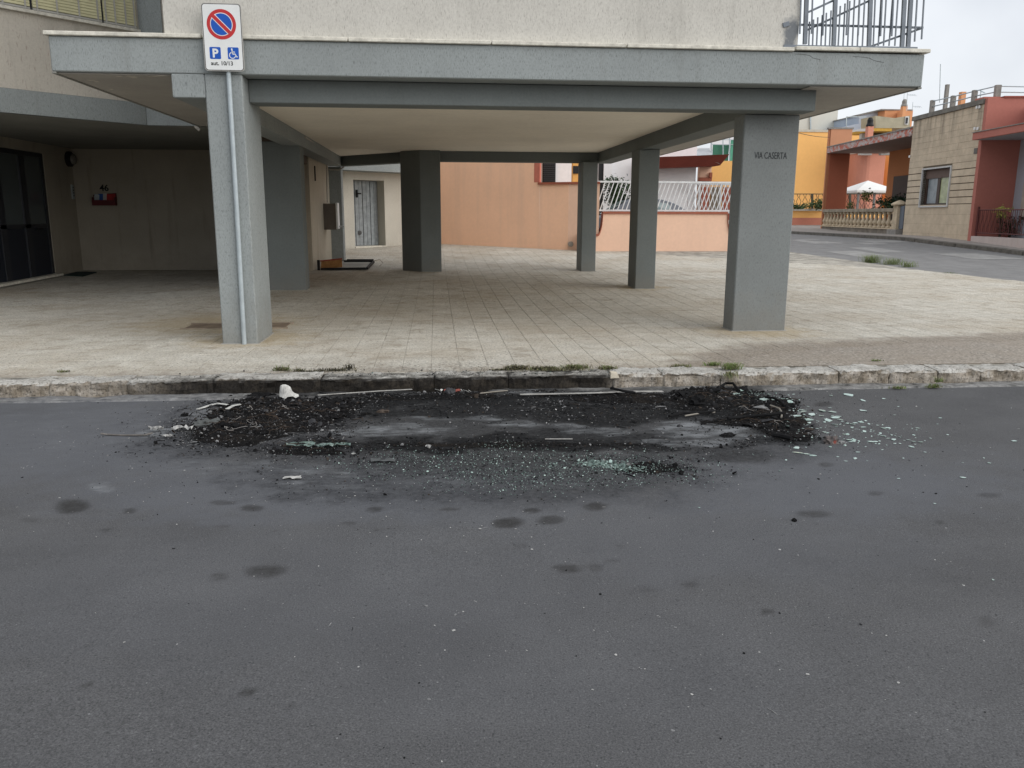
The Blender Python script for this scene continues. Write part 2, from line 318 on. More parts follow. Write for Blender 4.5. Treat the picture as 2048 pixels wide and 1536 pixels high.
# pavement ---------------------------------------------------------
def edge_x(y): return 12.59-(y-16.6)*.1637
m, t, b = principled('paving'); PAV = m
gp = N(t, 'ShaderNodeNewGeometry').outputs['Position']
mp = N(t, 'ShaderNodeMapping'); mp.inputs['Scale'].default_value = (1/.275, 1/.275, 0); mp.inputs['Location'].default_value = (.245+20, .02+20, 0); t.links.new(gp, mp.inputs['Vector'])
fl = N(t, 'ShaderNodeVectorMath', operation='FLOOR'); t.links.new(mp.outputs[0], fl.inputs[0]); wn = N(t, 'ShaderNodeTexWhiteNoise'); t.links.new(fl.outputs[0], wn.inputs['Vector'])
big = noise(t, .55, 6, .65); mid = noise(t, 5, 5, .65); pit = noise(t, 34, 5, .75); lng = noise(t, 1, 4, .6, stretch=(2, 14, 1))
base = ramp(t, mid, [(.3, (.47, .44, .38)), (.55, (.56, .53, .462)), (.75, (.61, .585, .525))])
base = mixc(t, 1, base, ramp(t, wn.outputs['Value'], [(0, (.94, .935, .93)), (1, (1.045, 1.045, 1.045))]), 'MULTIPLY')
base = mixc(t, ramp(t, big, [(.42, (0, 0, 0)), (.64, (.6,)*3)]), base, (.40, .34, .26))
base = mixc(t, 1, base, ramp(t, noise(t, 70, 3, .7, offs=(3, 3, 0)), [(.3, (.70,)*3), (.7, (1.26,)*3)]), 'MULTIPLY')
base = mixc(t, ramp(t, pit, [(.35, (.95,)*3), (.47, (0, 0, 0))]), base, (.13, .118, .10))
base = mixc(t, ramp(t, noise(t, 2.6, 6, .75, offs=(5, 1, 0)), [(.52, (0, 0, 0)), (.66, (.62,)*3)]), base, (.27, .23, .175))
base = mixc(t, ramp(t, lng, [(.64, (0, 0, 0)), (.82, (.3,)*3)]), base, (.2, .18, .15))
for cx_, cy_, r_ in ((-2.2, 9.75, .95), (4.05, 10.0, .9), (3.98, 15.8, .7), (-2.9, 11.2, 1.5)):      # ochre dirt washed up against the pillars
    dn = N(t, 'ShaderNodeVectorMath', operation='DISTANCE'); t.links.new(gp, dn.inputs[0]); dn.inputs[1].default_value = (cx_, cy_, 0)
    dm = N(t, 'ShaderNodeMapRange', interpolation_type='SMOOTHSTEP'); dm.inputs[1].default_value = r_; dm.inputs[2].default_value = r_*.25; t.links.new(math_(t, 'ADD', dn.outputs['Value'], math_(t, 'MULTIPLY', math_(t, 'SUBTRACT', mid, .5), 1.2)), dm.inputs[0])
    base = mixc(t, math_(t, 'MULTIPLY', dm.outputs[0], .6), base, (.40, .315, .19))
# burnt flecks thrown on to the pavement beside the fire
sx_ = N(t, 'ShaderNodeSeparateXYZ'); t.links.new(gp, sx_.inputs[0])
mr = N(t, 'ShaderNodeMapRange'); mr.inputs[1].default_value = 8.6; mr.inputs[2].default_value = 7.4; t.links.new(sx_.outputs[1], mr.inputs[0])
mr2 = N(t, 'ShaderNodeMapRange'); mr2.inputs[1].default_value = 2.6; mr2.inputs[2].default_value = .8; t.links.new(math_(t, 'ABSOLUTE', math_(t, 'SUBTRACT', sx_.outputs[0], -.1)), mr2.inputs[0])
fk = math_(t, 'MULTIPLY', math_(t, 'MULTIPLY', mr.outputs[0], mr2.outputs[0]), ramp(t, noise(t, 30, 4, .7, offs=(9, 0, 0)), [(.5, (0, 0, 0)), (.6, (1, 1, 1))]))
base = mixc(t, math_(t, 'MULTIPLY', fk, .85), base, (.035, .037, .043))
ma = N(t, 'ShaderNodeMapRange'); mb_ = N(t, 'ShaderNodeMapRange')
for q_, v_ in ((ma, (2.0, 3.5, 0, 1.3)), (mb_, (3.5, 8, 0, .8))):
    t.links.new(sx_.outputs[0], q_.inputs[0])
    for k_ in range(4): q_.inputs[k_+1].default_value = v_[k_]
wy_ = math_(t, 'ADD', math_(t, 'ADD', ma.outputs[0], mb_.outputs[0]), 7.62)
wf = N(t, 'ShaderNodeMapRange', interpolation_type='SMOOTHSTEP'); wf.inputs[1].default_value = -.28; wf.inputs[2].default_value = .3
t.links.new(math_(t, 'ADD', math_(t, 'SUBTRACT', wy_, sx_.outputs[1]), math_(t, 'MULTIPLY', math_(t, 'SUBTRACT', noise(t, 3.4, 6, .7, offs=(8, 8, 0)), .5), 1.3)), wf.inputs[0])
WORNC = lambda t: mixc(t, ramp(t, noise(t, 11, 5, .7), [(.56, (0, 0, 0)), (.7, (.5,)*3)]), mixc(t, ramp(t, noise(t, 2.2, 5, .65), [(.35, (0, 0, 0)), (.65, (.5,)*3)]), ramp(t, noise(t, 38, 4, .7), [(.34, (.10, .085, .07)), (.47, (.23, .20, .165)), (.58, (.32, .285, .24)), (.72, (.48, .45, .40))]), (.27, .225, .175)), (.48, .45, .395))
base = mixc(t, math_(t, 'MULTIPLY', wf.outputs[0], .95), base, WORNC(t))
t.links.new(base, b.inputs['Base Color']); b.inputs['Roughness'].default_value = .9; b.inputs['Specular IOR Level'].default_value = .15
bump(t, b, math_(t, 'ADD', pit, mid), .9, .012)
GROUT = plain('joint_mortar', (.30, .28, .24), .95, .45, 3)
m, t, b = principled('worn_concrete'); WORN = m
base = WORNC(t); p1 = noise(t, 38, 4, .7)
t.links.new(base, b.inputs['Base Color']); b.inputs['Roughness'].default_value = .92; bump(t, b, p1, .8, .012)
pyl = [7.5]+list(np.arange(8, 32.1, .5)); mb = MB()
for y0, y1 in zip(pyl[:-1], pyl[1:]):
    mb.quad((-14, y0, zg(y0)-.0035), (edge_x(y0), y0, zg(y0)-.0035), (edge_x(y1), y1, zg(y1)-.0035), (-14, y1, zg(y1)-.0035))
    mb.quad((edge_x(y0), y0, zg(y0)-.006), (edge_x(y0), y0, zg(y0)-.3), (edge_x(y1), y1, zg(y1)-.3), (edge_x(y1), y1, zg(y1)-.006))
pav = mb.build('pavement', GROUT, kind='structure')
TP = .275; tile_me = None; joined = MB(); cand = []
for i in range(-34, 50):
    for j in range(0, 84):
        x = -.245*TP+i*TP; y = 7.56+j*TP
        if x+TP > edge_x(y) or x < -9.5 or (x < -8.3 and y > 16) or (x < -3.2 and y > 20.6) or y-27 > (3.5-x)*.9: continue
        px, py = topx(x, y, 0.); inv = -160 < px < 2160
        cand.append((0 if inv else 1, y, i, j, x))
cand.sort()
tb = MB(); h = TP/2-.0022
tb.add([(-h, -h, -.03), (h, -h, -.03), (h, h, -.03), (-h, h, -.03), (-h, -h, -.003), (h, -h, -.003), (h, h, -.003), (-h, h, -.003), (-h+.003, -h+.003, 0), (h-.003, -h+.003, 0), (h-.003, h-.003, 0), (-h+.003, h-.003, 0)],
       [(0, 1, 5, 4), (1, 2, 6, 5), (2, 3, 7, 6), (3, 0, 4, 7), (4, 5, 9, 8), (5, 6, 10, 9), (6, 7, 11, 10), (7, 4, 8, 11), (8, 9, 10, 11)])
n = 0; first = None
for k, (o_, y, i, j, x) in enumerate(cand):
    c = Vector((x+TP/2, y+TP/2, zg(y+TP/2)+random.uniform(-.0012, .0012))); tilt = (random.uniform(-.004, .004), random.uniform(-.004, .004))
    if n < 300 and o_ == 0:
        if first is None: first = tb.build('paving_tile', PAV, pav); o = first
        else: o = bpy.data.objects.new('paving_tile', first.data); COL.objects.link(o); o.parent = pav
        o.location = c; o.rotation_euler = (*tilt, 0); n += 1
    else:
        s0 = zg(y); s1 = zg(y+TP); e = random.uniform(-.001, .001)
        joined.add([(x+.002, y+.002, s0-.005), (x+TP-.002, y+.002, s0-.005), (x+TP-.002, y+TP-.002, s1-.005), (x+.002, y+TP-.002, s1-.005),
                    (x+.005, y+.005, s0+e), (x+TP-.005, y+.005, s0+e), (x+TP-.005, y+TP-.005, s1-e), (x+.005, y+TP-.005, s1-e)], [(0, 1, 5, 4), (1, 2, 6, 5), (2, 3, 7, 6), (3, 0, 4, 7), (4, 5, 6, 7)])
joined.build('paving_tile', PAV, pav, fixn=False, kind='stuff')
# worn cement screed over the corner of the tiling
poly = [atz(x, y, 0) for x, y in [(1392, 728), (1400, 712), (1432, 697), (1475, 687), (1560, 676), (1640, 672), (1760, 660), (1850, 664), (1930, 652), (2048, 650), (2250, 640)]]
o = MB(); N_ = 40; top = []
for i in range(len(poly)-1):
    for k in range(6):
        p = poly[i].lerp(poly[i+1], k/6); top.append(Vector((p.x+.25, 7.55+max(.02, (p.y-7.55)*.62-.1)+random.uniform(-.02, .02), .0025)))
o.prism([(top[-1].x, 7.55, .0025), *[tuple(p) for p in reversed(top)], (top[0].x, 7.55, .0025)], (0, 0, .004)).build('worn_screed', WORN, pav)
# kerb of separate stones ------------------------------------------
m, t, b = principled('kerb_stone'); KST = m
gp = N(t, 'ShaderNodeNewGeometry'); sp = N(t, 'ShaderNodeSeparateXYZ'); t.links.new(gp.outputs['Position'], sp.inputs[0]); nz = N(t, 'ShaderNodeSeparateXYZ'); t.links.new(gp.outputs['Normal'], nz.inputs[0])
k1 = noise(t, 7, 6, .7); k2 = noise(t, 46, 4, .7)
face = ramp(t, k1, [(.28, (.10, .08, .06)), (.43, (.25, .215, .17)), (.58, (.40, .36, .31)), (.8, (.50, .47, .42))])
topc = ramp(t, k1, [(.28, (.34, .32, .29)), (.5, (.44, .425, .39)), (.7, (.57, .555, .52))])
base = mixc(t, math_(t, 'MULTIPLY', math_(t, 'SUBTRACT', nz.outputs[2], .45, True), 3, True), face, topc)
base = mixc(t, ramp(t, k2, [(.35, (.8,)*3), (.49, (0, 0, 0))]), base, (.07, .062, .052))
mra = N(t, 'ShaderNodeMapRange', interpolation_type='SMOOTHSTEP'); mra.inputs[1].default_value = -3.3; mra.inputs[2].default_value = -2.0; t.links.new(sp.outputs[0], mra.inputs[0])
mrb = N(t, 'ShaderNodeMapRange', interpolation_type='SMOOTHSTEP'); mrb.inputs[1].default_value = 1.72; mrb.inputs[2].default_value = 1.5; t.links.new(sp.outputs[0], mrb.inputs[0])
mrc = N(t, 'ShaderNodeMapRange', interpolation_type='SMOOTHSTEP'); mrc.inputs[1].default_value = .012; mrc.inputs[2].default_value = -.018; t.links.new(math_(t, 'ADD', sp.outputs[2], math_(t, 'MULTIPLY', math_(t, 'SUBTRACT', k1, .5), .05)), mrc.inputs[0])
sf = math_(t, 'MULTIPLY', math_(t, 'MULTIPLY', mra.outputs[0], mrb.outputs[0]), mrc.outputs[0])
base = mixc(t, math_(t, 'MULTIPLY', math_(t, 'ADD', sf, math_(t, 'MULTIPLY', math_(t, 'MULTIPLY', math_(t, 'SUBTRACT', k1, .5), sf), 1.2), True), .95), base, (.009, .008, .0075))
t.links.new(base, b.inputs['Base Color']); b.inputs['Roughness'].default_value = .95; b.inputs['Specular IOR Level'].default_value = .1; bump(t, b, math_(t, 'ADD', k1, k2), .9, .014)
kerb = bpy.data.objects.new('kerb', None); COL.objects.link(kerb); kerb['kind'] = 'structure'
jx = [-900, -620, -330, -40, 112, 262, 428, 640, 868, 1020, 1236, 1342, 1466, 1722, 1832, 1938, 2034, 2140, 2330, 2520, 2700]
jx = [atz(p, 758, 0).x for p in jx]; jx = [-9.5, -8.2, -6.9]+[x for x in jx if x > -6]+[8.2, 9.4, 10.6, 11.8]
for k, (a, c) in enumerate(zip(jx[:-1], jx[1:])):
    nx = max(8, int((c-a)/.022)); mb = MB(); ring = []
    prof = [(0, -.16), (0, -.08), (.0, -.03), (.006, -.008), (.02, .001), (.10, .002), (.19, .002), (.275, .0), (.275, -.05)]
    sd_ = random.uniform(0, 99); dz = random.uniform(-.006, .006); vs = []
    for i in range(nx+1):
        x = a+.0022+(c-a-.0044)*i/nx; endr = .012*max(0, 1-min(x-a, c-x)/.03)
        for q, (py, pz) in enumerate(prof):
            n1 = float(fbm(np.array(x*5+sd_), np.array(q*.8+py*6)))-.5; n2 = float(fbm(np.array(x*17+sd_), np.array(q*1.7)))-.5
            vs.append((x, YK+py+(n1*.08+n2*.055 if 0 < q < 6 else 0)+endr*(q < 5), pz+dz*(q > 2)+(n1*.026+n2*.024 if q >= 3 else 0)-endr*(3 <= q < 7)))
    m_ = len(prof); fs = [(i*m_+q, (i+1)*m_+q, (i+1)*m_+q+1, i*m_+q+1) for i in range(nx) for q in range(m_-1)]+[tuple(range(m_)), tuple(range(nx*m_+m_-1, nx*m_-1, -1))]
    mb.add(vs, fs).build('kerb_stone', KST, kerb, smooth=False)
# broken corner chip on the kerb's burnt end
mb = MB(); c = atz(1232, 752, .0); mb.prism([(c.x-.035, YK-.02, -.035), (c.x+.045, YK-.03, -.03), (c.x+.03, YK-.02, .012), (c.x-.03, YK-.012, .018)], (0, .06, .004)).build('stone_chip', plain('pale_stone', (.5, .45, .36), .9, .2, 20), kerb)
# side street, its kerb and far pavement -----------------------------
def kx(y): return 18.2
sy = [7.3, 9, 11, 13, 15, 17, 20, 23, 26, 29, 31.3, 36, 42, 45, 48, 52, 70]
def zs(y): return min(-.12+max(0, y-7.3)*.017, zg(y)-.03) if y < 16 else zg(y)-.03
SIDE = plain('old_asphalt', (.175, .172, .168), .9, .16, 2.2, bscale=90)
mb = MB()
for y0, y1 in zip(sy[:-1], sy[1:]):
    mb.quad((edge_x(y0)-.02 if y0 < 40 else -6, y0, zs(y0)), (60, y0, zs(y0)), (60, y1, zs(y1)), (edge_x(y1)-.02 if y1 < 40 else -6, y1, zs(y1)))
mb.build('side_street', SIDE, kind='structure')

mb = MB()
for k in range(9):                         # cement patch repairs on the street
    x = random.uniform(12.2, 16.5); y = random.uniform(18, 34); w = random.uniform(.5, 1.6); l = random.uniform(.6, 2.5)
    mb.quad((x, y, zs(y)+.005), (x+w, y+.1, zs(y+.1)+.005), (x+w*.9, y+l, zs(y+l)+.005), (x-.1, y+l*.9, zs(y+l*.9)+.005))
mb.build('street_patch', plain('patched_asphalt', (.25, .245, .235), .9, .2, 3), kind='structure')
mb = MB()
for y0, y1 in zip(sy[7:-1], sy[8:]): mb.quad((18.45, y0, zs(y0)+.13), (60, y0, zs(y0)+.13), (60, y1, zs(y1)+.13), (18.45, y1, zs(y1)+.13))
mb.build('far_pavement', plain('far_paving', (.29, .26, .235), .9, .15, 3, bscale=30), kind='structure')
fk_ = bpy.data.objects.new('far_kerb', None); COL.objects.link(fk_); fk_['kind'] = 'structure'
FK = plain('far_kerb_stone', (.13, .12, .105), .9, .35, 5)
y = 22.6
while y < 46:
    l = random.uniform(.7, 1.0); z0 = zs(y); z1 = zs(y+l); e = random.uniform(-.015, .015)
    MB().add([(18.2+e, y+.01, z0-.05), (18.46, y+.01, z0-.05), (18.46, y+l-.01, z1-.05), (18.2+e, y+l-.01, z1-.05), (18.2+e, y+.01, z0+.125), (18.46, y+.01, z0+.135), (18.46, y+l-.01, z1+.135), (18.2+e, y+l-.01, z1+.125)],
             [(0, 3, 2, 1), (4, 5, 6, 7), (0, 1, 5, 4), (1, 2, 6, 5), (2, 3, 7, 6), (3, 0, 4, 7)]).build('kerb_stone', FK, fk_)
    y += l
# ------------------------------------------------------------------ the apartment building on pillars
YF = 9.348; ZS = 2.877; ZT = 3.225; ZB = 2.631
AB = thing('apartment_building', (0, 14, 0), 'grey and cream apartment block raised on pillars over a tiled porch', 'building')
def P_(x0, x1, y0, y1, z1=ZB, mat=GREYP):
    z0 = zg(y0)-.05; rows = 1
    o = MB().box(x0, x1, y0, y1, z0, z1).build('pillar', mat, AB, .012)
    MB().prism([(x0-.02, y0-.02, zg(y0)-.02), (x1+.02, y0-.02, zg(y0)-.02), (x1+.02, y1+.02, zg(y1)-.02), (x0-.02, y1+.02, zg(y1)-.02)], (0, 0, .028)).build('mortar_fillet', plain('fillet_mortar', (.27, .26, .235), .9, .2, 10), o, .008)
    return o
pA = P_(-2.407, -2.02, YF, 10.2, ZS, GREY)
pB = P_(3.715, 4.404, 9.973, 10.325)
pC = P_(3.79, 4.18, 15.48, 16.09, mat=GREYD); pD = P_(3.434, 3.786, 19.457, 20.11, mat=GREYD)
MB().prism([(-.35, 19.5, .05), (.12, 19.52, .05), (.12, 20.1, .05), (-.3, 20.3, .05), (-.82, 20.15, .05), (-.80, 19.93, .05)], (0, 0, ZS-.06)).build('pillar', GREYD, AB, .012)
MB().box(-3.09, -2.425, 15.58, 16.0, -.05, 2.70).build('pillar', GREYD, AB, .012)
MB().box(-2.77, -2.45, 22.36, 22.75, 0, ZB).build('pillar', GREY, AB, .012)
MB().prism([(-3.94, YF, ZS), (5.54, YF, ZS), (5.54, 20.5, ZS), (.1, 20.5, ZS), (-2.3, 22.9, ZS), (-3.94, 22.9, ZS)], (0, 0, ZT-ZS)).build('floor_slab', GREY, AB, .01)
# beams, each butting the next
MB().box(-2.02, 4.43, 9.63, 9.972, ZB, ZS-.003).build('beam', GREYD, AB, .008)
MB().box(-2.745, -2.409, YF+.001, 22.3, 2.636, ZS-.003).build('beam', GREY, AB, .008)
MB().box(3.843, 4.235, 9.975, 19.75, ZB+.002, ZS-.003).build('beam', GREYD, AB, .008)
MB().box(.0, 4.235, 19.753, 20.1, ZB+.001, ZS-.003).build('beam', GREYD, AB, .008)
d = Vector((-1.85, 1.9, 0)).normalized(); q = Vector((d.y, -d.x, 0))*.3
a = Vector((-.55, 20.2, ZB+.004)); c = Vector((-2.6, 22.3, ZB+.004)); MB().prism([a, c, c+q, a+q], (0, 0, ZS-ZB-.008)).build('beam', GREYD, AB, .006)
# ceilings hung 4 mm below the slab
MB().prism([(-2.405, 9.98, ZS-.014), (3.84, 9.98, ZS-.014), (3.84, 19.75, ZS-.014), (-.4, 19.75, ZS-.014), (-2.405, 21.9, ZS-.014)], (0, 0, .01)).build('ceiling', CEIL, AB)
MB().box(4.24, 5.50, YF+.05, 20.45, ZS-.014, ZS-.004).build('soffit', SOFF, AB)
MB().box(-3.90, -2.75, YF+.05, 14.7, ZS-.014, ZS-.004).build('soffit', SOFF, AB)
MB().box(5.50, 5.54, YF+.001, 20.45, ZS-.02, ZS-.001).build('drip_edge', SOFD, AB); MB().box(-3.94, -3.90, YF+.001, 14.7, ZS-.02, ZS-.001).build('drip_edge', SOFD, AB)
# coping stones along the front of the slab
cx = [(-3.975, -2.4), (-2.39, -.9), (-.89, .62), (.63, 2.1), (2.11, 4.0), (4.012, 4.75), (4.76, 5.59)]
for k, (x0, x1) in enumerate(cx):
    up = .014 if k >= 5 else 0; MB().box(x0, x1-.004, YF-.035, 9.9, ZT+up+.001, ZT+.042+up).build('coping_stone', CAPM, AB, .006)
MB().box(5.54-.3, 5.59, 9.91, 20.5, ZT+.015, ZT+.056).build('coping_stone', CAPM, AB, .006); MB().box(-3.975, -3.7, 9.91, 14.7, ZT+.001, ZT+.042).build('coping_stone', CAPM, AB, .006)
m = CREAM; t = m.node_tree; b = t.nodes['Principled BSDF']          # grey smoke-like paint smear at the wall's end by the rail
src = b.inputs['Base Color'].links[0].from_socket
gp = N(t, 'ShaderNodeNewGeometry').outputs['Position']; vm = N(t, 'ShaderNodeVectorMath', operation='SUBTRACT'); t.links.new(gp, vm.inputs[0]); vm.inputs[1].default_value = (3.99, 9.43, 3.42)
vs_ = N(t, 'ShaderNodeVectorMath', operation='MULTIPLY'); vs_.inputs[1].default_value = (8.5, 1, 4.2); t.links.new(vm.outputs[0], vs_.inputs[0]); ln = N(t, 'ShaderNodeVectorMath', operation='LENGTH'); t.links.new(vs_.outputs[0], ln.inputs[0])
f = math_(t, 'ADD', ln.outputs['Value'], math_(t, 'MULTIPLY', math_(t, 'SUBTRACT', noise(t, 9, 5, .7), .5), 1.6))
fac = ramp(t, f, [(.45, (.85,)*3), (1., (0, 0, 0))]); t.links.new(mixc(t, fac, src, (.115, .13, .15)), b.inputs['Base Color'])
MB().box(-2.8, 4.075, 9.43, 20.5, ZT+.043, 9.6).build('upper_wall', CREAM, AB)
# back of the little balcony beside it
box('balcony_wall', GREY, AB, -4.8, -4.42, 14.78, 15.0, ZT+.01, 9.6)
box('balcony_door', DARK, AB, -4.42, -2.81, 14.95, 15.0, ZT+.05, 6.2); box('door_frame', plain('pale_frame', (.5, .49, .45), .6), AB, -4.17, -4.13, 14.88, 14.94, ZT+.05, 6.0)
box('door_reveal', plain('brown_reveal', (.10, .085, .08), .7), AB, -3.96, -3.85, 14.7, 14.9, ZT+.05, 6.2)
for pts in ([(1590, 108), (1607, 109), (1619, 111), (1626, 116), (1640, 119)], [(1706, 113), (1722, 114), (1738, 116), (1748, 121), (1756, 123), (1768, 125)], [(640, 262), (640.5, 262.5)]):
    if pts[0][0] > 700: MB().tube([aty(x, y, YF+.0005) for x, y in pts], .0028, 4).build('crack', plain('crack_shade', (.06, .06, .06), .9), AB)
for px, py, w in ((182, 160, .10), (192, 163, .06), (237, 152, .07), (262, 153, .12), (268, 155, .08), (305, 152, .14), (322, 151, .12), (222, 178, .05), (299, 152, .06)):
    c = atz(px, py, ZS-.0145); MB().prism([(c.x-w*.5, c.y, c.z), (c.x+w*.3, c.y-.012, c.z), (c.x+w*.5, c.y+.02, c.z), (c.x-w*.2, c.y+.035, c.z)], (0, 0, -.0015)).build('flaked_patch', plain('bare_white_plaster', (.62, .58, .5), .9), AB)
# oblique wing --------------------------------------------------
WP = Vector((-4.80, 14.75, 0)); WD = Vector((.6855, .728, 0)); WN = Vector((.728, -.6855, 0))
def wp(tt, z, out=0): p = WP-WD*tt+WN*out; return Vector((p.x, p.y, z))
MB().prism([wp(0, ZT), wp(9, ZT), (-18, 14, ZT), (-18, 26, ZT), (-3.95, 26, ZT), (-3.95, 14.82, ZT), (-4.79, 14.79, ZT)], (0, 0, 6.4)).build('wing_wall', WINGW, AB)
MB().prism([wp(-.008, ZS, .008), wp(9, ZS, .008), (-18, 14, ZS), (-18, 26, ZS), (-3.95, 26, ZS), (-3.95, 14.805, ZS), (-4.79, 14.775, ZS)], (0, 0, ZT-ZS-.003)).build('wing_band', GREY, AB)
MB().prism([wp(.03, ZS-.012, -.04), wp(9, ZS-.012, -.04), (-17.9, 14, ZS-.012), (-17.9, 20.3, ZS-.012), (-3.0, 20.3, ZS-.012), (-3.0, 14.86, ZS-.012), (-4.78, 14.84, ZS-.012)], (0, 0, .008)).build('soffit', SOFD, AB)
MB().tube([(-4.0, 14.74, 2.87), (-3.97, 14.74, 2.84), (-3.93, 14.74, 2.80)], .028, 7).build('spout_pipe', plain('limed_pipe', (.42, .40, .36), .8), AB)
# porch under the wing
IW = -8.28
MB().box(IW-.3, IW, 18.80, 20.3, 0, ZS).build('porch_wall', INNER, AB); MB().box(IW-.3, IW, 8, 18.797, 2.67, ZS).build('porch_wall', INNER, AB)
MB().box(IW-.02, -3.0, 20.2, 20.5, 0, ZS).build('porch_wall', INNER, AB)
dr = MB(); dr.box(IW-.06, IW-.01, 18.68, 18.79, .1, 2.66).box(IW-.06, IW-.01, 12, 18.679, 2.56, 2.66)
for y in (17.73, 16.75, 15.8, 14.9): dr.box(IW-.06, IW-.01, y, y+.22, .1, 2.559)
dr.box(IW-.06, IW-.01, 12, 18.67, 1.12, 1.2)
DR = dr.build('entrance_door', DARK, AB, .004)
for y in (17.95, 16.97, 16.02, 15.12): box('door_pane', glass('door_glass', (.055, .07, .075), .12), DR, IW-.045, IW-.03, y, y+.72, 1.2, 2.56)
for y in (17.95, 16.97, 16.02, 15.12): box('door_panel', plain('navy_panel', (.012, .015, .024), .45), DR, IW-.05, IW-.025, y, y+.72, .12, 1.12)
MB().box(IW-.03, IW+.0, 18.2, 18.45, 1.08, 1.115).build('letter_slot', BLACK, DR)
MB().prism([(IW, 9, 0), (IW+.16, 9, 0), (IW+.16, 18.8, .09), (IW, 18.8, .09)], (0, 0, .05)).build('door_step', CAPM, AB, .006)
# flank of the porch further in: recessed brown door, pale wall
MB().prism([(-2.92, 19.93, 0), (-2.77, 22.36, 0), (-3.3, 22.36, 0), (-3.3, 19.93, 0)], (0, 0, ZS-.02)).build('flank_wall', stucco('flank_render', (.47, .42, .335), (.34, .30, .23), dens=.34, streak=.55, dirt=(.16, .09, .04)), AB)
box('recess_door', plain('brown_door', (.105, .07, .05), .7, .25, 4), AB, -3.25, -3.12, 16.0, 19.93, .02, 2.55); box('recess_lintel', plain('brown_lintel', (.13, .10, .075), .8), AB, -3.25, -2.95, 16.0, 19.93, 2.55, ZS-.02)
# next wing: wall with a plank garage door under an overhanging grey band
GP = Vector((-2.90, 26.51, 0)); GD = Vector((.75, .66, 0)).normalized(); GN = Vector((GD.y, -GD.x, 0))
def gp_(t_, z, out=0): p = GP+GD*t_+GN*out; return Vector((p.x, p.y, z))
def gt(px, py):
    p = atp(px, py, GP, GD); return (p-GP).dot(GD), p.z
tL, zL = gt(706, 359); tR, zR = gt(768, 361); _, zB = gt(711, 493); zGT = 3.6
def gwall(t0, t1, z0, z1, name='garage_wall', mat=None, o0=0, o1=-.5, par=AB, bev=0): return MB().prism([gp_(t0, z0, o0), gp_(t1, z0, o0), gp_(t1, z0, o1), gp_(t0, z0, o1)], (0, 0, z1-z0)).build(name, mat or GWM, par, bev)
GWM = stucco('garage_render', (.53, .505, .44), (.42, .39, .33), dens=.34, streak=.4, dirt=(.2, .16, .1))
gwall(-1.5, tL, 0, zGT); gwall(tR, 3.4, 0, zGT); gwall(tL, tR, zL, zGT)
gwall(tL, tR, .2, zB, 'door_sill', CAPM, .03)
GDR = gwall(tL, tR, zB, zL, 'garage_door', STEEL, -.40, -.45)
npk = 8; pm = plain('weathered_plank', (.26, .28, .29), .8, .22, 7)
for k in range(npk):
    a_ = tL+(tR-tL)*k/npk; c_ = tL+(tR-tL)*(k+1)/npk; gwall(a_+.008, c_-.008, zB+.01, zL-.01, 'plank', pm, -.36-.012*(k % 2), -.40, GDR, .004)
h_ = gp_(tL+(tR-tL)*.32, zL-.42, -.35); MB().box(h_.x-.03, h_.x+.03, h_.y-.05, h_.y, h_.z-.12, h_.z+.12).box(h_.x, h_.x+.14, h_.y-.08, h_.y-.05, h_.z-.02, h_.z+.02).build('door_handle', BLACK, GDR)
h_ = gp_(tL+(tR-tL)*.36, zB+.42, -.35); MB().lathe(h_-Vector((0, .04, 0)), [(.075, 0), (.075, .03)], 10, 'y').build('door_pull', plain('tarnished', (.12, .12, .12), .5), GDR)
zb2 = atp(740, 342, gp_(0, 0, .7), GD).z
MB().prism([gp_(-1.5, zb2, .7), gp_(2.7, zb2, .7), gp_(2.7, zb2, -.4), gp_(-1.5, zb2, -.4)], (0, 0, .42)).build('wing_band', GREY, AB)
# roller shutters on the oblique wing ---------------------------
SHM = plain('shutter_slat_paint', (.60, .57, .36), .55, .07, 5); SHF = plain('shutter_metal', (.40, .39, .36), .5)
MB().prism([wp(-.02, 4.32, .055), wp(9, 4.32, .055), wp(9, 4.32, -.05), wp(-.02, 4.32, -.05)], (0, 0, .045)).build('window_sill', CAPM, AB)
gap = MB(); gap.prism([wp(.02, 4.366, .004), wp(9, 4.366, .004), wp(9, 4.366, .012), wp(.02, 4.366, .012)], (0, 0, 1.6)).build('window_recess', DARK, AB)
for (t0, t1) in ((.035, .565), (.60, 1.62), (1.66, 2.75)):
    sh = MB(); sh.prism([wp(t0, 4.372, .016), wp(t1, 4.372, .016), wp(t1, 4.372, .048), wp(t0, 4.372, .048)], (0, 0, .028))
    for fr in (.06, .34, .66, .94):
        tt = t0+(t1-t0)*fr; sh.prism([wp(tt-.012, 4.36, .05), wp(tt+.012, 4.36, .05), wp(tt+.012, 4.36, .056), wp(tt-.012, 4.36, .056)], (0, 0, 1.6))
    SH = sh.build('roller_shutter', SHF, AB)
    for k in range(16):
        z = 4.408+k*.0425
        MB().prism([wp(t0, z, .022), wp(t1, z, .022), wp(t1, z+.004, .044), wp(t0, z+.004, .044)], (0, 0, .036)).build('slat', SHM, SH)
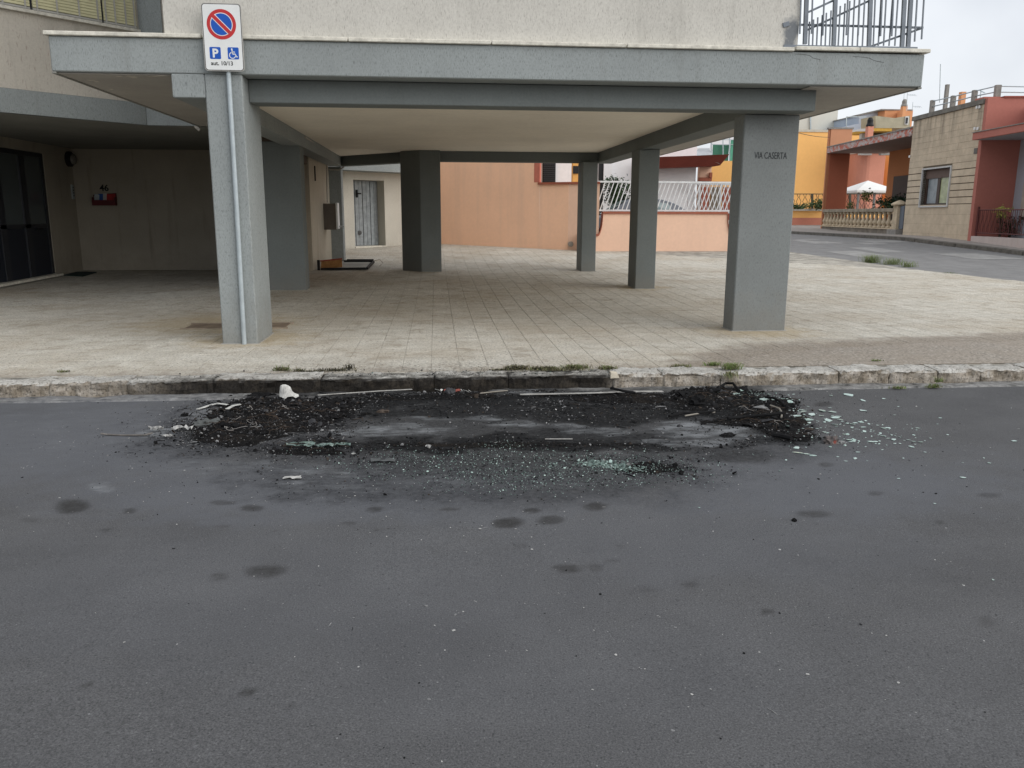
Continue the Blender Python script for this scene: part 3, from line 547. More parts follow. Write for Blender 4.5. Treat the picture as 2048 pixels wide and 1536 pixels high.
# balcony rail at the slab's corner -----------------------------
ry = 9.44
def rp_(x, y): p = aty(1560+x/6.4, y/6.4, ry); return p
rl = MB(); rl.bar(rp_(40, 592), rp_(1752, 622), .035, .03).bar(rp_(30, 330), rp_(110, 305), .05, .05)
RL = rl.build('balcony_rail', STEEL, AB, .003)
def bar_(a, c, w, dy=0, name='bar'):
    A = rp_(*a); C = rp_(*c); A.y += dy; C.y += dy
    return MB().bar(A, C, w, w*.8, up=(0, 1, 0)).build(name, STEEL, RL)
for a, c in (((100, 310), (1840, 352)),): bar_(a, c, .022, .012, 'mid_rail')
for a, c in (((318, 565), (349, -260)), ((686, 582), (718, -260)), ((1137, 598), (1168, -260)), ((1560, 612), (1606, -260)), ((1637, 612), (1690, -260))): bar_(a, c, .042, 0, 'post')
for x0, xt, yt in ((362, 372, 280), (410, 424, 253), (462, 478, 225), (518, 536, 196), (572, 588, 167), (628, 648, 138), (738, 766, 80), (800, 826, 48), (858, 888, 15), (918, 950, -60), (983, 1012, -60), (1047, 1080, -60), (1186, 1215, -90), (1250, 1292, -90), (1318, 1356, -90), (1388, 1440, -90), (1462, 1508, -90)):
    bar_((x0, 590), (xt, yt), .014, -.012)
for x0, yb, xt in ((238, 442, 262), (388, 440, 408), (531, 462, 560), (832, 458, 862), (982, 462, 1014), (1268, 470, 1300), (1412, 470, 1445), (1703, 540, 1752), (1792, 510, 1838)): bar_((x0, yb), (xt, -260), .015, -.03)
for a, c in (((345, 386), (1150, 6)), ((1150, 6), (1600, -200)), ((355, 158), (690, 2)), ((690, 2), (1100, -190)), ((1180, 588), (1840, 352))): bar_(a, c, .022, .03, 'brace')
# street name on the pillar, house number in the porch
a = aty(1508.5, 317, 9.972); c = aty(1576, 318.6, 9.972)
tx = text('street_name', 'VIA CASERTA', .112, plain('incised_black', (.035, .037, .04), .8), pB, (a.x, 9.9715, a.z), (1, 0, -.006), (0, 0, 1), .003, sx=(c.x-a.x)/.70)
a = aty(202, 381, 20.2); tn = text('house_number', '46', .2, BLACK, AB, (a.x-.02, 20.19, a.z-.01), (1, 0, 0), (0, 0, 1), .012, bold=.004)
# ------------------------------------------------------------------ sign on its post
SG = thing('parking_sign', (-2.15, 9.31, 0), 'no-parking sign for disabled permit 10/13 on a galvanised post', 'road sign')
MB().tube([(-2.163, 9.318, 0), (-2.152, 9.318, 1.5), (-2.145, 9.318, 3.5)], .025, 12).build('post', GALV, SG, smooth=False)
MB().box(-2.2, -2.09, 9.287, 9.318, 3.0, 3.03).box(-2.2, -2.09, 9.287, 9.318, 3.42, 3.45).build('bracket', GALV, SG)
def rrect(x0, x1, z0, z1, r, y, n=5):
    out = []
    for cx_, cz, a0 in ((x1-r, z1-r, 0), (x0+r, z1-r, 90), (x0+r, z0+r, 180), (x1-r, z0+r, 270)):
        for k in range(n+1): a = R(a0+90*k/n); out.append((cx_+r*math.cos(a), y, cz+r*math.sin(a)))
    return out
def disc(x, z, rad, y, n=40): return [(x+rad*math.cos(2*math.pi*k/n), y, z+rad*math.sin(2*math.pi*k/n)) for k in range(n)]
sx0, sx1, sz0, sz1 = -2.374, -1.972, 2.897, 3.560; sw = sx1-sx0
SW = plain('sign_white', (.70, .71, .70), .45, .05, 6); SR = plain('sign_red', (.48, .030, .032), .45, .06, 9); SB = plain('sign_blue', (.010, .085, .42), .45, .05, 9); SK = plain('sign_black', (.02, .02, .02), .5)
pl = MB().prism(rrect(sx0, sx1, sz0, sz1, .035, 9.286), (0, -.010, 0)).build('plate', plain('aluminium_edge', (.42, .41, .38), .5), SG)
MB().prism(rrect(sx0+.006, sx1-.006, sz0+.006, sz1-.006, .032, 9.2757), (0, -.0008, 0)).build('black_border', SK, SG)
MB().prism(rrect(sx0+.012, sx1-.012, sz0+.012, sz1-.012, .028, 9.2748), (0, -.0008, 0)).build('white_face', SW, SG)
cx_, cz_, rr = sx0+sw*.487, sz1-.205, .148
MB().prism(disc(cx_, cz_, rr, 9.2739), (0, -.0008, 0)).build('red_ring', SR, SG)
MB().prism(disc(cx_, cz_, rr*.765, 9.273), (0, -.0006, 0)).build('white_ring', SW, SG)
MB().prism(disc(cx_, cz_, rr*.715, 9.2723), (0, -.0006, 0)).build('blue_disc', SB, SG)
def band(w, y, col, name):
    L = rr*.76; u = Vector((math.cos(R(-45)), 0, math.sin(R(-45)))); n_ = Vector((-u.z, 0, u.x))*w; c0 = Vector((cx_, y, cz_))
    MB().prism([c0-u*L-n_, c0+u*L-n_, c0+u*L+n_, c0-u*L+n_], (0, -.0006, 0)).build(name, col, SG)
band(.0255, 9.2716, SW, 'bar_outline'); band(.0185, 9.2709, SR, 'red_bar')
for k, fx in enumerate((.145, .60)):
    x0 = sx0+sw*fx; MB().prism(rrect(x0, x0+.113, sz0+.118, sz0+.236, .012, 9.2739), (0, -.0008, 0)).build('blue_square', SB, SG)
text('letter_p', 'P', .118, SW, SG, (sx0+sw*.145+.026, 9.2725, sz0+.136), (1, 0, 0), (0, 0, 1), .001, bold=.004)
wx, wz = sx0+sw*.60, sz0+.118; wc = MB(); Y_ = 9.2728
pt = lambda u, v: (wx+u*.113, Y_, wz+v*.118)
wc.prism(disc(wx+.043, wz+.099, .0085, Y_, 14), (0, -.0006, 0))
def stroke(p, q, w): p = Vector(pt(*p)); q = Vector(pt(*q)); dd = (q-p).normalized(); nn = Vector((-dd.z, 0, dd.x))*w/2; wc.prism([p-nn, q-nn, q+nn, p+nn], (0, -.0006, 0))
stroke((.40, .78), (.44, .44), .011); stroke((.40, .62), (.66, .60), .008); stroke((.42, .44), (.68, .44), .011); stroke((.66, .46), (.80, .18), .010); stroke((.78, .18), (.90, .23), .008)
ring = [(.42+.27*math.cos(R(a)), .33+.25*math.sin(R(a))) for a in range(110, 361, 12)]
for p, q in zip(ring[:-1], ring[1:]): stroke(p, q, .008)
wc.build('wheelchair_symbol', SW, SG)
text('lettering', 'aut. 10/13', .056, SK, SG, (sx0+sw*.16, 9.2738, sz0+.058), (1, 0, 0), (0, 0, 1), .001, bold=.0014)
# ------------------------------------------------------------------ small things fixed in and lying about the porch
LP = thing('bulkhead_lamp', (IW, 19.95, 2.4), 'round dark bulkhead lamp high on the porch wall near its corner', 'wall lamp')
for nm, mt, pr, dx in (('housing', BLACK, [(.17, 0), (.17, .07), (.14, .10)], 0), ('lens', glass('lamp_glass', (.18, .17, .15), .15), [(.12, .10), (.11, .15), (.06, .18)], 0)):
    mb = MB(); mb.lathe((0, 0, 0), pr, 14); mb.v = [(IW+p[2], 20.0+p[0], 2.62+p[1]) for p in mb.v]; mb.build(nm, mt, LP, smooth=False)
IC = thing('intercom_panel', (IW, 20.05, 1.75), 'narrow pale metal intercom strip on the porch wall under the lamp', 'intercom')
box('plate', GALV, IC, IW, IW+.03, 20.0, 20.10, 1.74, 2.06); 
for k in range(4): box('button', BLACK, IC, IW+.03, IW+.036, 20.03, 20.06, 1.80+k*.06, 1.83+k*.06)
LB = thing('letter_box', (-7.6, 20.2, 1.6), 'dark red letter box stuffed with leaflets under the number 46', 'letter box')
RD = plain('dark_red', (.10, .012, .014), .5); MB().prism([(-7.87, 20.19, 1.6), (-7.36, 20.19, 1.6), (-7.36, 20.19, 1.88), (-7.87, 20.19, 1.84)], (0, -.02, 0)).box(-7.87, -7.36, 20.05, 20.169, 1.6, 1.63).box(-7.87, -7.36, 20.05, 20.07, 1.631, 1.72).box(-7.87, -7.85, 20.071, 20.168, 1.631, 1.78).box(-7.38, -7.36, 20.071, 20.168, 1.631, 1.78).build('holder', RD, LB)
for k, (x, c) in enumerate(((-7.78, (.35, .4, .42)), (-7.7, (.02, .08, .3)), (-7.62, (.45, .42, .4)), (-7.52, (.4, .03, .03)), (-7.44, (.3, .02, .02)))):
    MB().prism([(x-.06, 20.1+k*.008, 1.64), (x+.05, 20.1+k*.008, 1.64), (x+.06, 20.13+k*.008, 1.84+.02*(k % 3)), (x-.05, 20.13+k*.008, 1.86)], (0, .003, 0)).build('leaflet', plain('leaflet_%d' % k, c, .6), LB)
MT = MB().prism([atg_ for atg_ in [Vector((-8.1, 18.75, .09)), Vector((-7.6, 18.5, .085)), Vector((-7.7, 19.5, .1)), Vector((-8.15, 19.55, .1))]], (0, 0, .02)).build('doormat', plain('mat_green', (.012, .028, .026), .95, .3, 30)); tag(recentre(MT), 'dark green doormat on the porch tiles before the black door', 'doormat')
HT = thing('floor_hatch', (-2.5, 10.8, 0), 'rusty brown steel hatch set in the tiles behind the front pillar', 'hatch')
box('hatch_plate', plain('rusty_steel', (.19, .145, .105), .7, .3, 6, bscale=40), HT, -3.2, -1.95, 10.62, 11.06, .0, .012, bev=.003)
MB().box(-3.24, -1.91, 10.58, 10.617, 0, .016).box(-3.24, -1.91, 11.063, 11.1, 0, .016).build('hatch_frame', plain('rusty_frame', (.27, .22, .165), .8, .3, 9), HT)
MX = thing('meter_box', (-2.65, 21.7, 1.0), 'grey meter cabinet with white door on the pale wall deep in the porch', 'meter box')
box('cabinet', plain('meter_grey', (.145, .125, .11), .7), MX, -2.83, -2.52, 21.45, 21.75, 1.03, 1.68, bev=.006); box('door', WHITE, MX, -2.518, -2.465, 21.42, 21.78, 1.05, 1.70, bev=.01)
MB().tube([(-2.46, 21.6, 1.11), (-2.34, 21.62, 1.11)], .02, 7).build('latch', plain('latch_grey', (.4, .42, .42), .5), MX)
CN = MB().tube([(-2.40, 16.1, 2.83), (-2.44, 18, 2.82), (-2.78, 19.9, 2.80), (-2.71, 21.6, 2.80), (-2.72, 21.62, 2.74), (-2.74, 21.62, 1.7)], .016, 6).build('cable_conduit', plain('conduit_grey', (.40, .37, .33), .6)); tag(recentre(CN), 'thin pale conduit running under the porch ceiling and down to the meter box', 'conduit')
CN = MB().tube([(-2.80, 22.33, 2.56), (-2.5, 22.32, 2.55), (-2.42, 22.3, 2.58), (-2.38, 22.36, 2.62)], .022, 6).build('cable_conduit', plain('conduit_grey', (.40, .37, .33), .6)); tag(recentre(CN), 'short pale pipe crossing the head of the grey pilaster beside the meter box', 'conduit')
VT = MB().box(-2.885, -2.862, 20.55, 20.66, 2.2, 2.55).build('vent_slot', BLACK); tag(recentre(VT), 'tall narrow black vent on the pale wall above the broken crate', 'vent')
CR = thing('broken_crate', (-2.6, 20.15, .11), 'splintered orange-brown wooden crate side lying by the pale wall', 'crate')
wd = plain('crate_wood', (.34, .17, .06), .8, .25, 8); zc = zg(20.1)
MB().prism([(-2.76, 20.05, zc+.02), (-2.25, 20.02, zc+.07), (-2.25, 20.0, zc+.25), (-2.74, 20.03, zc+.20)], (0, .03, 0)).build('side_board', wd, CR); MB().bar((-2.76, 20.02, zc+.215), (-2.24, 19.99, zc+.27), .03, .03).build('red_edge', plain('red_edge', (.28, .05, .03), .7), CR)
MB().bar((-2.8, 20.0, zc+.0), (-2.8, 20.0, zc+.24), .06, .06).build('corner_post', BLACK, CR); MB().bar((-2.76, 20.0, zc+.05), (-2.3, 19.97, zc+.13), .025, .03).build('batten', wd, CR)
FR = thing('dismantled_frame', (-2.1, 20.8, .12), 'black metal frame with a dirty white panel dumped flat on the porch tiles', 'scrap frame')
MB().bar((-2.75, 19.98, zc+.03), (-1.68, 19.92, zc+.04), .05, .05).bar((-2.3, 21.6, zg(21.6)+.06), (-1.62, 21.6, zg(21.6)+.06), .06, .12).bar((-1.66, 19.95, zc+.04), (-1.62, 21.6, zg(21.6)+.05), .05, .05).bar((-2.3, 20.9, zg(21)+.13), (-1.6, 20.9, zg(21)+.13), .06, .05).build('frame', BLACK, FR)
MB().prism([(-2.6, 20.05, zc+.045), (-1.7, 20.02, zc+.05), (-1.68, 21.5, zg(21.5)+.05), (-2.5, 21.5, zg(21.5)+.05)], (0, 0, .02)).build('panel', plain('dirty_white', (.40, .39, .36), .7, .2, 3), FR)
MB().tube([(-1.62, 21.5, zg(21)+.1), (-1.45, 21.45, zg(21)+.14), (-1.36, 21.3, zg(21)+.06), (-1.42, 21.0, zg(21)+.01)], .008, 5).build('wire', plain('bare_wire', (.3, .27, .22), .6), FR)
# ------------------------------------------------------------------ houses, walls and gardens beyond the porch
def atg(x, y):
    d = ray(x, y); lo, hi = .5, 200
    for _ in range(60):
        m_ = (lo+hi)/2; q_ = EYE+d*m_
        if q_.z > zg(q_.y): lo = m_
        else: hi = m_
    return EYE+d*lo
def rectY(mb, x0, y0, x1, y1, Y, th=.3):
    """a wall piece facing the porch at depth Y, between the sight lines of its corners"""
    a = aty(x0, y1, Y); c = aty(x1, y0, Y); return mb.box(min(a.x, c.x), max(a.x, c.x), Y, Y+th, min(a.z, c.z), max(a.z, c.z))
def wallY(name, mat, par, x0, y0, x1, y1, Y, th=.3): return rectY(MB(), x0, y0, x1, y1, Y, th).build(name, mat, par)
def shrub(name, c, r, n, cols, label, cat, leaf=.06, group=None, stems=5, up=.0, base=None):
    """stems and a crown of separate leaf blades"""
    c = Vector(c); base = base if base is not None else c.z-r[2]
    T = thing(name, (c.x, c.y, base), label, cat, group)
    st = MB(); tips = []
    for k in range(stems):
        a = random.uniform(0, 6.28); e = Vector((c.x+r[0]*.6*math.cos(a), c.y+r[1]*.6*math.sin(a), c.z+random.uniform(0, r[2]*.8)))
        st.tube([(c.x+.03*math.cos(a), c.y+.03*math.sin(a), base), (c.x+(e.x-c.x)*.4, c.y+(e.y-c.y)*.4, base+(e.z-base)*.6), e], [.02, .014, .006], 5)
    st.build('stem', plain('shrub_stem', (.06, .045, .03), .9), T)
    for q, col in enumerate(cols):
        mb = MB()
        cl = [(random.uniform(-.75, .75), random.uniform(-.75, .75), random.uniform(-.8, .8)) for _ in range(11)]
        for k in range(n//len(cols)):
            if up: a = random.uniform(0, 6.28); p = Vector((c.x+random.gauss(0, .25)*r[0], c.y+random.gauss(0, .25)*r[1], base)); d = Vector((math.cos(a)*r[0], math.sin(a)*r[1], random.uniform(.4, 1.9)*r[2])); L = 1; w = leaf
            else:
                g = random.choice(cl); p = Vector((c.x+r[0]*(g[0]+random.gauss(0, .2)), c.y+r[1]*(g[1]+random.gauss(0, .2)), c.z+r[2]*(g[2]+random.gauss(0, .2))))
                d = Vector((random.gauss(0, 1), random.gauss(0, 1), random.gauss(.3, .7))).normalized()*leaf*random.uniform(.7, 1.6); w = leaf*.45
            s = d.cross(Vector((random.gauss(0, 1), random.gauss(0, 1), random.gauss(0, 1)))).normalized()*w*.5
            if up: mb.add([p-s*.6, p+s*.6, p+d*.55+s*.8+Vector((0, 0, .06)), p+d*.55-s*.8+Vector((0, 0, .06)), p+d], [(0, 1, 2, 3), (3, 2, 4)])
            else: mb.add([p-d*.5, p+s, p+d*.5, p-s], [(0, 1, 2, 3)])
        mb.build('crown', plain('leaf_%s_%d' % (name, q), col, .6, .25, 9), T, fixn=False)
    return T
PEACH = plain('peach_render', (.75, .50, .365), .9, .05, .7, bscale=25, bstr=.15); PEACHR = plain('redbrown_trim', (.30, .095, .055), .7, .1, 4); PEACH2 = plain('tan_peach_render', (.88, .55, .37), .9, .04, .8)
for mm in (PEACH, PEACH2):                        # rain streaks
    t = mm.node_tree; b = t.nodes['Principled BSDF']; src = b.inputs['Base Color'].links[0].from_socket
    st = ramp(t, noise(t, 1, 4, .6, stretch=(2.2, 2.2, .12)), [(.52, (0, 0, 0)), (.75, (.3,)*3)]); src = mixc(t, st, src, (.60, .41, .31))
    t.links.new(src, b.inputs['Base Color'])
# tall peach house with a low terrace wall
PC = Vector((4.16, 26.07, 0)); PD = (Vector((.22, 28.7, 0))-PC).normalized(); PN = Vector((PD.y, -PD.x, 0)); PN = PN if PN.y < 0 else -PN
def pp(t_, z, o=0): p = PC+PD*t_+PN*o; return Vector((p.x, p.y, z))
PH = thing('peach_house', (2, 27.5, .35), 'tall peach house wall with a low capped terrace beyond the dark pillars', 'house')
q = atp(1079, 400, PC, PD); tq = (q-PC).dot(PD); zt = atp(1110, 369, PC, PD).z
MB().prism([pp(tq, 0), pp(9, 0), pp(9, 0, -3), pp(tq, 0)+Vector((.3, 2.6, 0))], (0, 0, 7.5)).build('wall', PEACH2, PH)
MB().prism([pp(.0, 0), pp(tq-.002, 0), pp(tq-.002, 0, -.25), pp(.02, 0, -.25)], (0, 0, zt)).build('terrace_wall', PEACH2, PH)
a = pp(0, 0); MB().prism([a+Vector((.002, 0, 0)), a+Vector((.9, -.45, 0)), a+Vector((.95, -.2, 0)), a+Vector((.15, .2, 0))], (0, 0, zt)).build('terrace_wall', PEACH, PH)
MB().prism([pp(-.0, zt+.001, .05), pp(tq+.05, zt+.001, .05), pp(tq+.05, zt+.001, -.3), pp(-.0, zt+.001, -.3)], (0, 0, .07)).prism([a+Vector((0, -.05, zt+.001)), a+Vector((.9, -.5, zt+.001)), a+Vector((.97, -.15, zt+.001)), a+Vector((.2, .25, zt+.001))], (0, 0, .07)).build('wall_cap', PEACHR, PH)
MB().prism([pp(tq-.001, zt+.075, .004), pp(tq+.2, zt+.075, .004), pp(tq+.2, zt+.075, -.1), pp(tq-.001, zt+.075, -.1)], (0, 0, 3)).build('corner_trim', plain('coral_trim', (.50, .16, .11), .8), PH)
wallY('back_wall', plain('white_render', (.74, .735, .74), .9, .05), PH, 1060, 250, 1144, 372, 29.5)
SHT = thing('window_shutter', tuple(aty(1099, 366, 29.4)), 'dark louvred shutter on the white terrace wall of the peach house', 'shutter')
wallY('frame', BLACK, SHT, 1085, 290, 1112, 368, 29.44, .05)
for k in range(18): a = aty(1087, 366-4.2*k, 29.4); c = aty(1110, 366-4.2*k, 29.4); MB().bar(a, c, .04, .035).build('louvre', plain('louvre_black', (.03, .03, .032), .5), SHT)
OG = plain('orange_render', (.74, .38, .11), .9, .05, .6); wallY('wall', OG, PH, 1145, 250, 1160, 372, 30.2)
wallY('window', BLACK, PH, 1146, 332, 1158, 347, 30.15, .03)
MB().lathe(aty(1141, 488, 26.04)-Vector((0, .08, 0)), [(.085, 0), (.085, .1)], 12, 'y').build('drain_pipe', plain('drain_grey', (.3, .27, .23), .8), PH)
# boundary wall with scooped ends, railing on top
BW = thing('boundary_wall', (7, 25.6, .3), 'low peach wall with scooped red-edged ends under a slanted white railing', 'wall')
YB = 25.6; zb_ = .1; L0 = aty(1196, 470, YB).x; L1 = aty(1206, 428, YB).x; R1 = aty(1455, 428, YB).x; R0 = aty(1466, 475, YB).x; zw = aty(1300, 428, YB).z; zl = aty(1196, 473, YB).z
def scoop(s0, s1): return [(s0+(s1-s0)*math.sin(R(a)), zl+(zw-zl)*(1-math.cos(R(a)))) for a in range(0, 91, 15)]
prof = scoop(L0-.02, L1)+[(p, q) for p, q in reversed(scoop(R0, R1))]
x_end = aty(1130, 480, YB).x
MB().prism([(L0-.6, YB, zb_)]+[(L0-.6, YB, zl)]+[(p, YB, q) for p, q in prof]+[(R0+.1, YB, zl), (R0+.1, YB, zb_)], (0, .22, 0)).build('wall', PEACH, BW)
cap = MB(); pr2 = [(L0-.6, zl)]+prof+[(R0+.1, zl)]
for (xa, za), (xb, zb__) in zip(pr2[:-1], pr2[1:]): cap.prism([(xa, YB-.04, za+.002), (xb, YB-.04, zb__+.002), (xb, YB-.04, zb__+.075), (xa, YB-.04, za+.075)], (0, .3, 0))
cap.build('wall_cap', PEACHR, BW)
WR = thing('garden_railing', (7, 25.7, 1.5), 'white railing of slanted bars standing on the low peach wall', 'railing')
yr = YB+.1; za = aty(1300, 364, yr).z; zb2_ = aty(1300, 421, yr).z; x0 = aty(1193, 364, yr).x; x1 = aty(1470, 364, yr).x
WM = plain('railing_white', (.62, .63, .63), .5); MB().bar((x0, yr, za), (x1, yr, za), .05).build('top_rail', WM, WR); MB().bar((x0, yr, zb2_), (x1, yr, zb2_), .05).build('bottom_rail', WM, WR)
nb = 31; dxb = .27
for k in range(nb): x = x0+(x1-x0-dxb)*k/(nb-1); MB().bar((x, yr, zb2_+.02), (x+dxb, yr, za-.02), .028, .02, up=(0, 1, 0)).build('bar', WM, WR)
MB().bar((x0-.02, yr, .5), (x0+.02, yr, zb2_), .05).build('gate_post', WM, WR)
for px in (1210, 1330, 1450): p = aty(px, 421, yr); MB().bar((p.x, yr, zw+.06), (p.x, yr, zb2_-.026), .04).build('foot', WM, WR)
LT = thing('lattice_gate', (9, 27.5, .5), 'grey crossed-bar trellis gate standing behind the slanted white railing', 'gate')
yl = 27.6; zc0, zc1 = aty(1420, 425, yl).z, aty(1420, 367, yl).z; lx0, lx1 = aty(1377, 400, yl).x, aty(1475, 400, yl).x; LM = plain('trellis_grey', (.42, .42, .43), .5)
for z in (zc0, zc1): MB().bar((lx0, yl, z), (lx1, yl, z), .05).build('rail', LM, LT)
for px in (1377, 1398, 1440): x = aty(px, 400, yl).x; MB().bar((x, yl, zc0-.6), (x, yl, zc1), .06).build('post', LM, LT)
for k in range(12): x = lx0+(lx1-lx0)*k/12; MB().bar((x+.28, yl+.02, zc0), (x, yl+.02, zc1), .022, up=(0, 1, 0)).build('bar', LM, LT)
# parked car in the yard
cxm = aty(1278, 410, 30).x; cz = zg(30); cy0, cy1 = 29.3, 31.0
CARB = plain('car_blue_grey', (.075, .085, .105), .3, .04, spec=.6); CG = glass('car_glass', (.16, .21, .215), .06); TY = plain('tyre', (.02, .02, .02), .9)
CAR = thing('parked_car', (cxm, 30.1, cz), 'dark blue-grey car parked behind the slanted white railing', 'car')
lo = [(-2.1, .35), (-2.05, .75), (-1.5, .92), (-.95, .98), (1.25, 1.0), (1.95, .9), (2.1, .6), (2.1, .3), (1.7, .2), (-1.7, .2)]
MB().prism([(cxm+x, cy0, cz+z) for x, z in lo], (0, cy1-cy0, 0)).build('body', CARB, CAR, .04)
hi = [(-1.25, .98), (-.62, 1.44), (-.1, 1.56), (.75, 1.5), (1.2, 1.36), (1.85, 1.0)]
mb = MB(); nn = len(hi); vs = [(cxm+x, cy0+.08+.13*(z > 1.1), cz+z) for x, z in hi]+[(cxm+x, cy1-.08-.13*(z > 1.1), cz+z) for x, z in hi]
mb.add(vs, [tuple(range(nn-1, -1, -1)), tuple(range(nn, 2*nn))]+[(i, i+1, nn+i+1, nn+i) for i in range(nn-1)]); mb.build('cabin', CARB, CAR, .03)
def cq(name, pts): MB().prism([(cxm+x, cy0+y, cz+z) for x, y, z in pts], (0, -.004, 0)).build(name, CG, CAR)
cq('side_window', [(-.95, .13, 1.02), (-.05, .1, 1.02), (-.08, .2, 1.47), (-.5, .2, 1.42)]); cq('side_window', [(.05, .1, 1.02), (1.15, .1, 1.02), (.95, .19, 1.36), (.05, .2, 1.47)])
MB().add([(cxm-1.27, cy0+.14, cz+1.0), (cxm-1.27, cy1-.14, cz+1.0), (cxm-.66, cy1-.26, cz+1.44), (cxm-.66, cy0+.26, cz+1.44)], [(0, 1, 2, 3)]).build('windscreen', CG, CAR, fixn=False)
for x in (-1.3, 1.3):
    for y in (cy0-.01, cy1-.2): w = MB().lathe((cxm+x, y, cz+.3), [(.30, 0), (.31, .03), (.31, .18), (.3, .21)], 16, 'y').build('wheel', TY, CAR); MB().lathe((cxm+x, y-.005, cz+.3), [(.19, 0), (.19, .02)], 12, 'y').build('hubcap', GALV, w)
MB().box(cxm-2.12, cxm-2.04, cy0+.1, cy0+.4, cz+.62, cz+.75).build('headlight', CG, CAR)
shrub('garden_shrub', aty(1235, 390, 31.6), (.5, .4, .62), 2200, [(.025, .055, .02), (.04, .085, .03), (.015, .035, .014)], 'dark green leafy shrub against the white wall behind the parked car', 'shrub', .10, base=zg(31))
# white bungalow with a red-brown canopy
WHR = plain('bungalow_white', (.76, .755, .76), .9, .04, .5); WHH = thing('white_bungalow', (8, 34, .5), 'white bungalow with a red-brown sloping canopy over its wall', 'house')
wallY('wall', WHR, WHH, 1186, 280, 1395, 440, 33.6); wallY('wall', WHR, WHH, 1205, 300, 1226, 440, 33.45, .15); wallY('shutter', BLACK, WHH, 1196, 318, 1207, 436, 33.5, .1)
wallY('corner_wall', PEACH, WHH, 1395, 325, 1424, 440, 33.55); wallY('trim', PEACHR, WHH, 1398, 355, 1424, 362, 33.45, .1); wallY('trim', PEACHR, WHH, 1419, 345, 1425, 354.8, 33.4, .1)
a = aty(1300, 336, 32.6); c = aty(1440, 331, 32.6); e = aty(1459, 308.6, 32.0); g = aty(1300, 314.5, 32.0)
MB().add([tuple(a), tuple(c), tuple(e), tuple(g), (a.x, 33.6, a.z), (c.x, 33.6, c.z), (e.x, 33.6, e.z), (g.x, 33.6, g.z)], [(0, 1, 2, 3), (1, 5, 6, 2), (3, 2, 6, 7), (0, 4, 5, 1), (4, 7, 6, 5), (0, 3, 7, 4)]).build('canopy', plain('redbrown_canopy', (.265, .062, .042), .8, .1, 2), WHH)
a = aty(1429, 327.5, 32.54); MB().prism([tuple(a), tuple(aty(1441, 329, 32.56)), tuple(aty(1436, 325.5, 32.45)), tuple(aty(1424, 323.5, 32.4))], (0, -.02, 0)).build('flaked_patch', plain('bare_plaster', (.55, .5, .46), .9), WHH)
wallY('orange_wall', plain('amber_render', (.78, .44, .15), .9, .05, .6), WHH, 1418, 322, 1480, 440, 34.4)
for k, (xa, xb, col) in enumerate(((1401, 1418, (.30, .09, .06)), (1420, 1441, (.16, .13, .10)), (1443, 1464, (.30, .09, .06)))): wallY('shed_door', plain('shed_door_%d' % k, col, .8, .15, 3), WHH, xa, 374, xb, 440, 33.2, .1)
wallY('rail_beam', WM, WHH, 1376, 366, 1470, 370, 33.15, .05)
RTR = thing('roof_terrace', (11, 40, 4), 'roof terrace with a green tarpaulin screen behind the red-brown canopy', 'terrace')
wallY('parapet', PEACH, RTR, 1300, 304, 1365, 330, 40); wallY('parapet', WHR, RTR, 1360, 296, 1424, 330, 40.5); wallY('screen', plain('green_tarp', (.065, .20, .13), .8, .12, 2), RTR, 1424, 290, 1458, 330, 39.6, .03); wallY('screen', plain('mint_tarp', (.11, .36, .24), .8), RTR, 1459, 280, 1480, 330, 39.5, .03)
for px in (1423, 1446, 1459): a = aty(px, 330, 39.45); c = aty(px, 276, 39.45); MB().bar(a, c, .04).build('pole', GALV, RTR)
for py in (279.5, 289): MB().bar(aty(1422, py, 39.44), aty(1475, py, 39.44), .03).build('rail', GALV, RTR)
a = aty(1373, 312, 39); MB().add([tuple(aty(1374, 313, 39)), tuple(aty(1424, 309, 39)), tuple(aty(1418, 296, 40.2)), tuple(aty(1398, 297, 40.2))], [(0, 1, 2, 3)]).build('lean_to_roof', plain('asbestos_sheet', (.36, .37, .38), .9, .15, 3), RTR, fixn=False)
wallY('back_wall', WHR, RTR, 1424, 262, 1500, 300, 44)
# ------------------------------------------------------------------ the street on the other side
P0 = Vector((19.61, 29.0, 0)); FD = Vector((.125, .992, 0)).normalized(); NB = Vector((FD.y, -FD.x, 0))
def ft(px, py): p = atp(px, py, P0, FD); return (p-P0).dot(FD), p.z
def fw(t_, z, o=0): p = P0+FD*t_+NB*o; return Vector((p.x, p.y, z))
def fbox(name, mat, par, t0, t1, z0, z1, o0=0, o1=.3, bev=0): return MB().prism([fw(t0, z0, o0), fw(t1, z0, o0), fw(t1, z0, o1), fw(t0, z0, o1)], (0, 0, z1-z0)).build(name, mat, par, bev)
TH = thing('stone_house', tuple(fw(2.5, .4, 3)), 'tan ashlar stone house with one brown window and a railed flat roof', 'house')
t1, _ = ft(1806, 460); _, zt = ft(1967, 198); STN = plain('tan_stone', (.52, .435, .325), .95, .14, 2.5, bscale=18)
t = STN.node_tree; b = t.nodes['Principled BSDF']; src = b.inputs['Base Color'].links[0].from_socket
gpz = N(t, 'ShaderNodeSeparateXYZ'); t.links.new(N(t, 'ShaderNodeNewGeometry').outputs['Position'], gpz.inputs[0]); mrz = N(t, 'ShaderNodeMapRange'); mrz.inputs[1].default_value = zt-1.6; mrz.inputs[2].default_value = zt; t.links.new(gpz.outputs[2], mrz.inputs[0])
stn = ramp(t, noise(t, 1, 4, .65, stretch=(2.2, 2.2, .22)), [(.46, (0, 0, 0)), (.66, (1, 1, 1))]); src = mixc(t, math_(t, 'MULTIPLY', math_(t, 'MULTIPLY', stn, mrz.outputs[0]), .75), src, (.07, .06, .05)); t.links.new(src, b.inputs['Base Color'])
wl, wz0 = ft(1840, 412); wr, wz1 = ft(1903, 334); wl, wr = max(wl, wr), min(wl, wr)
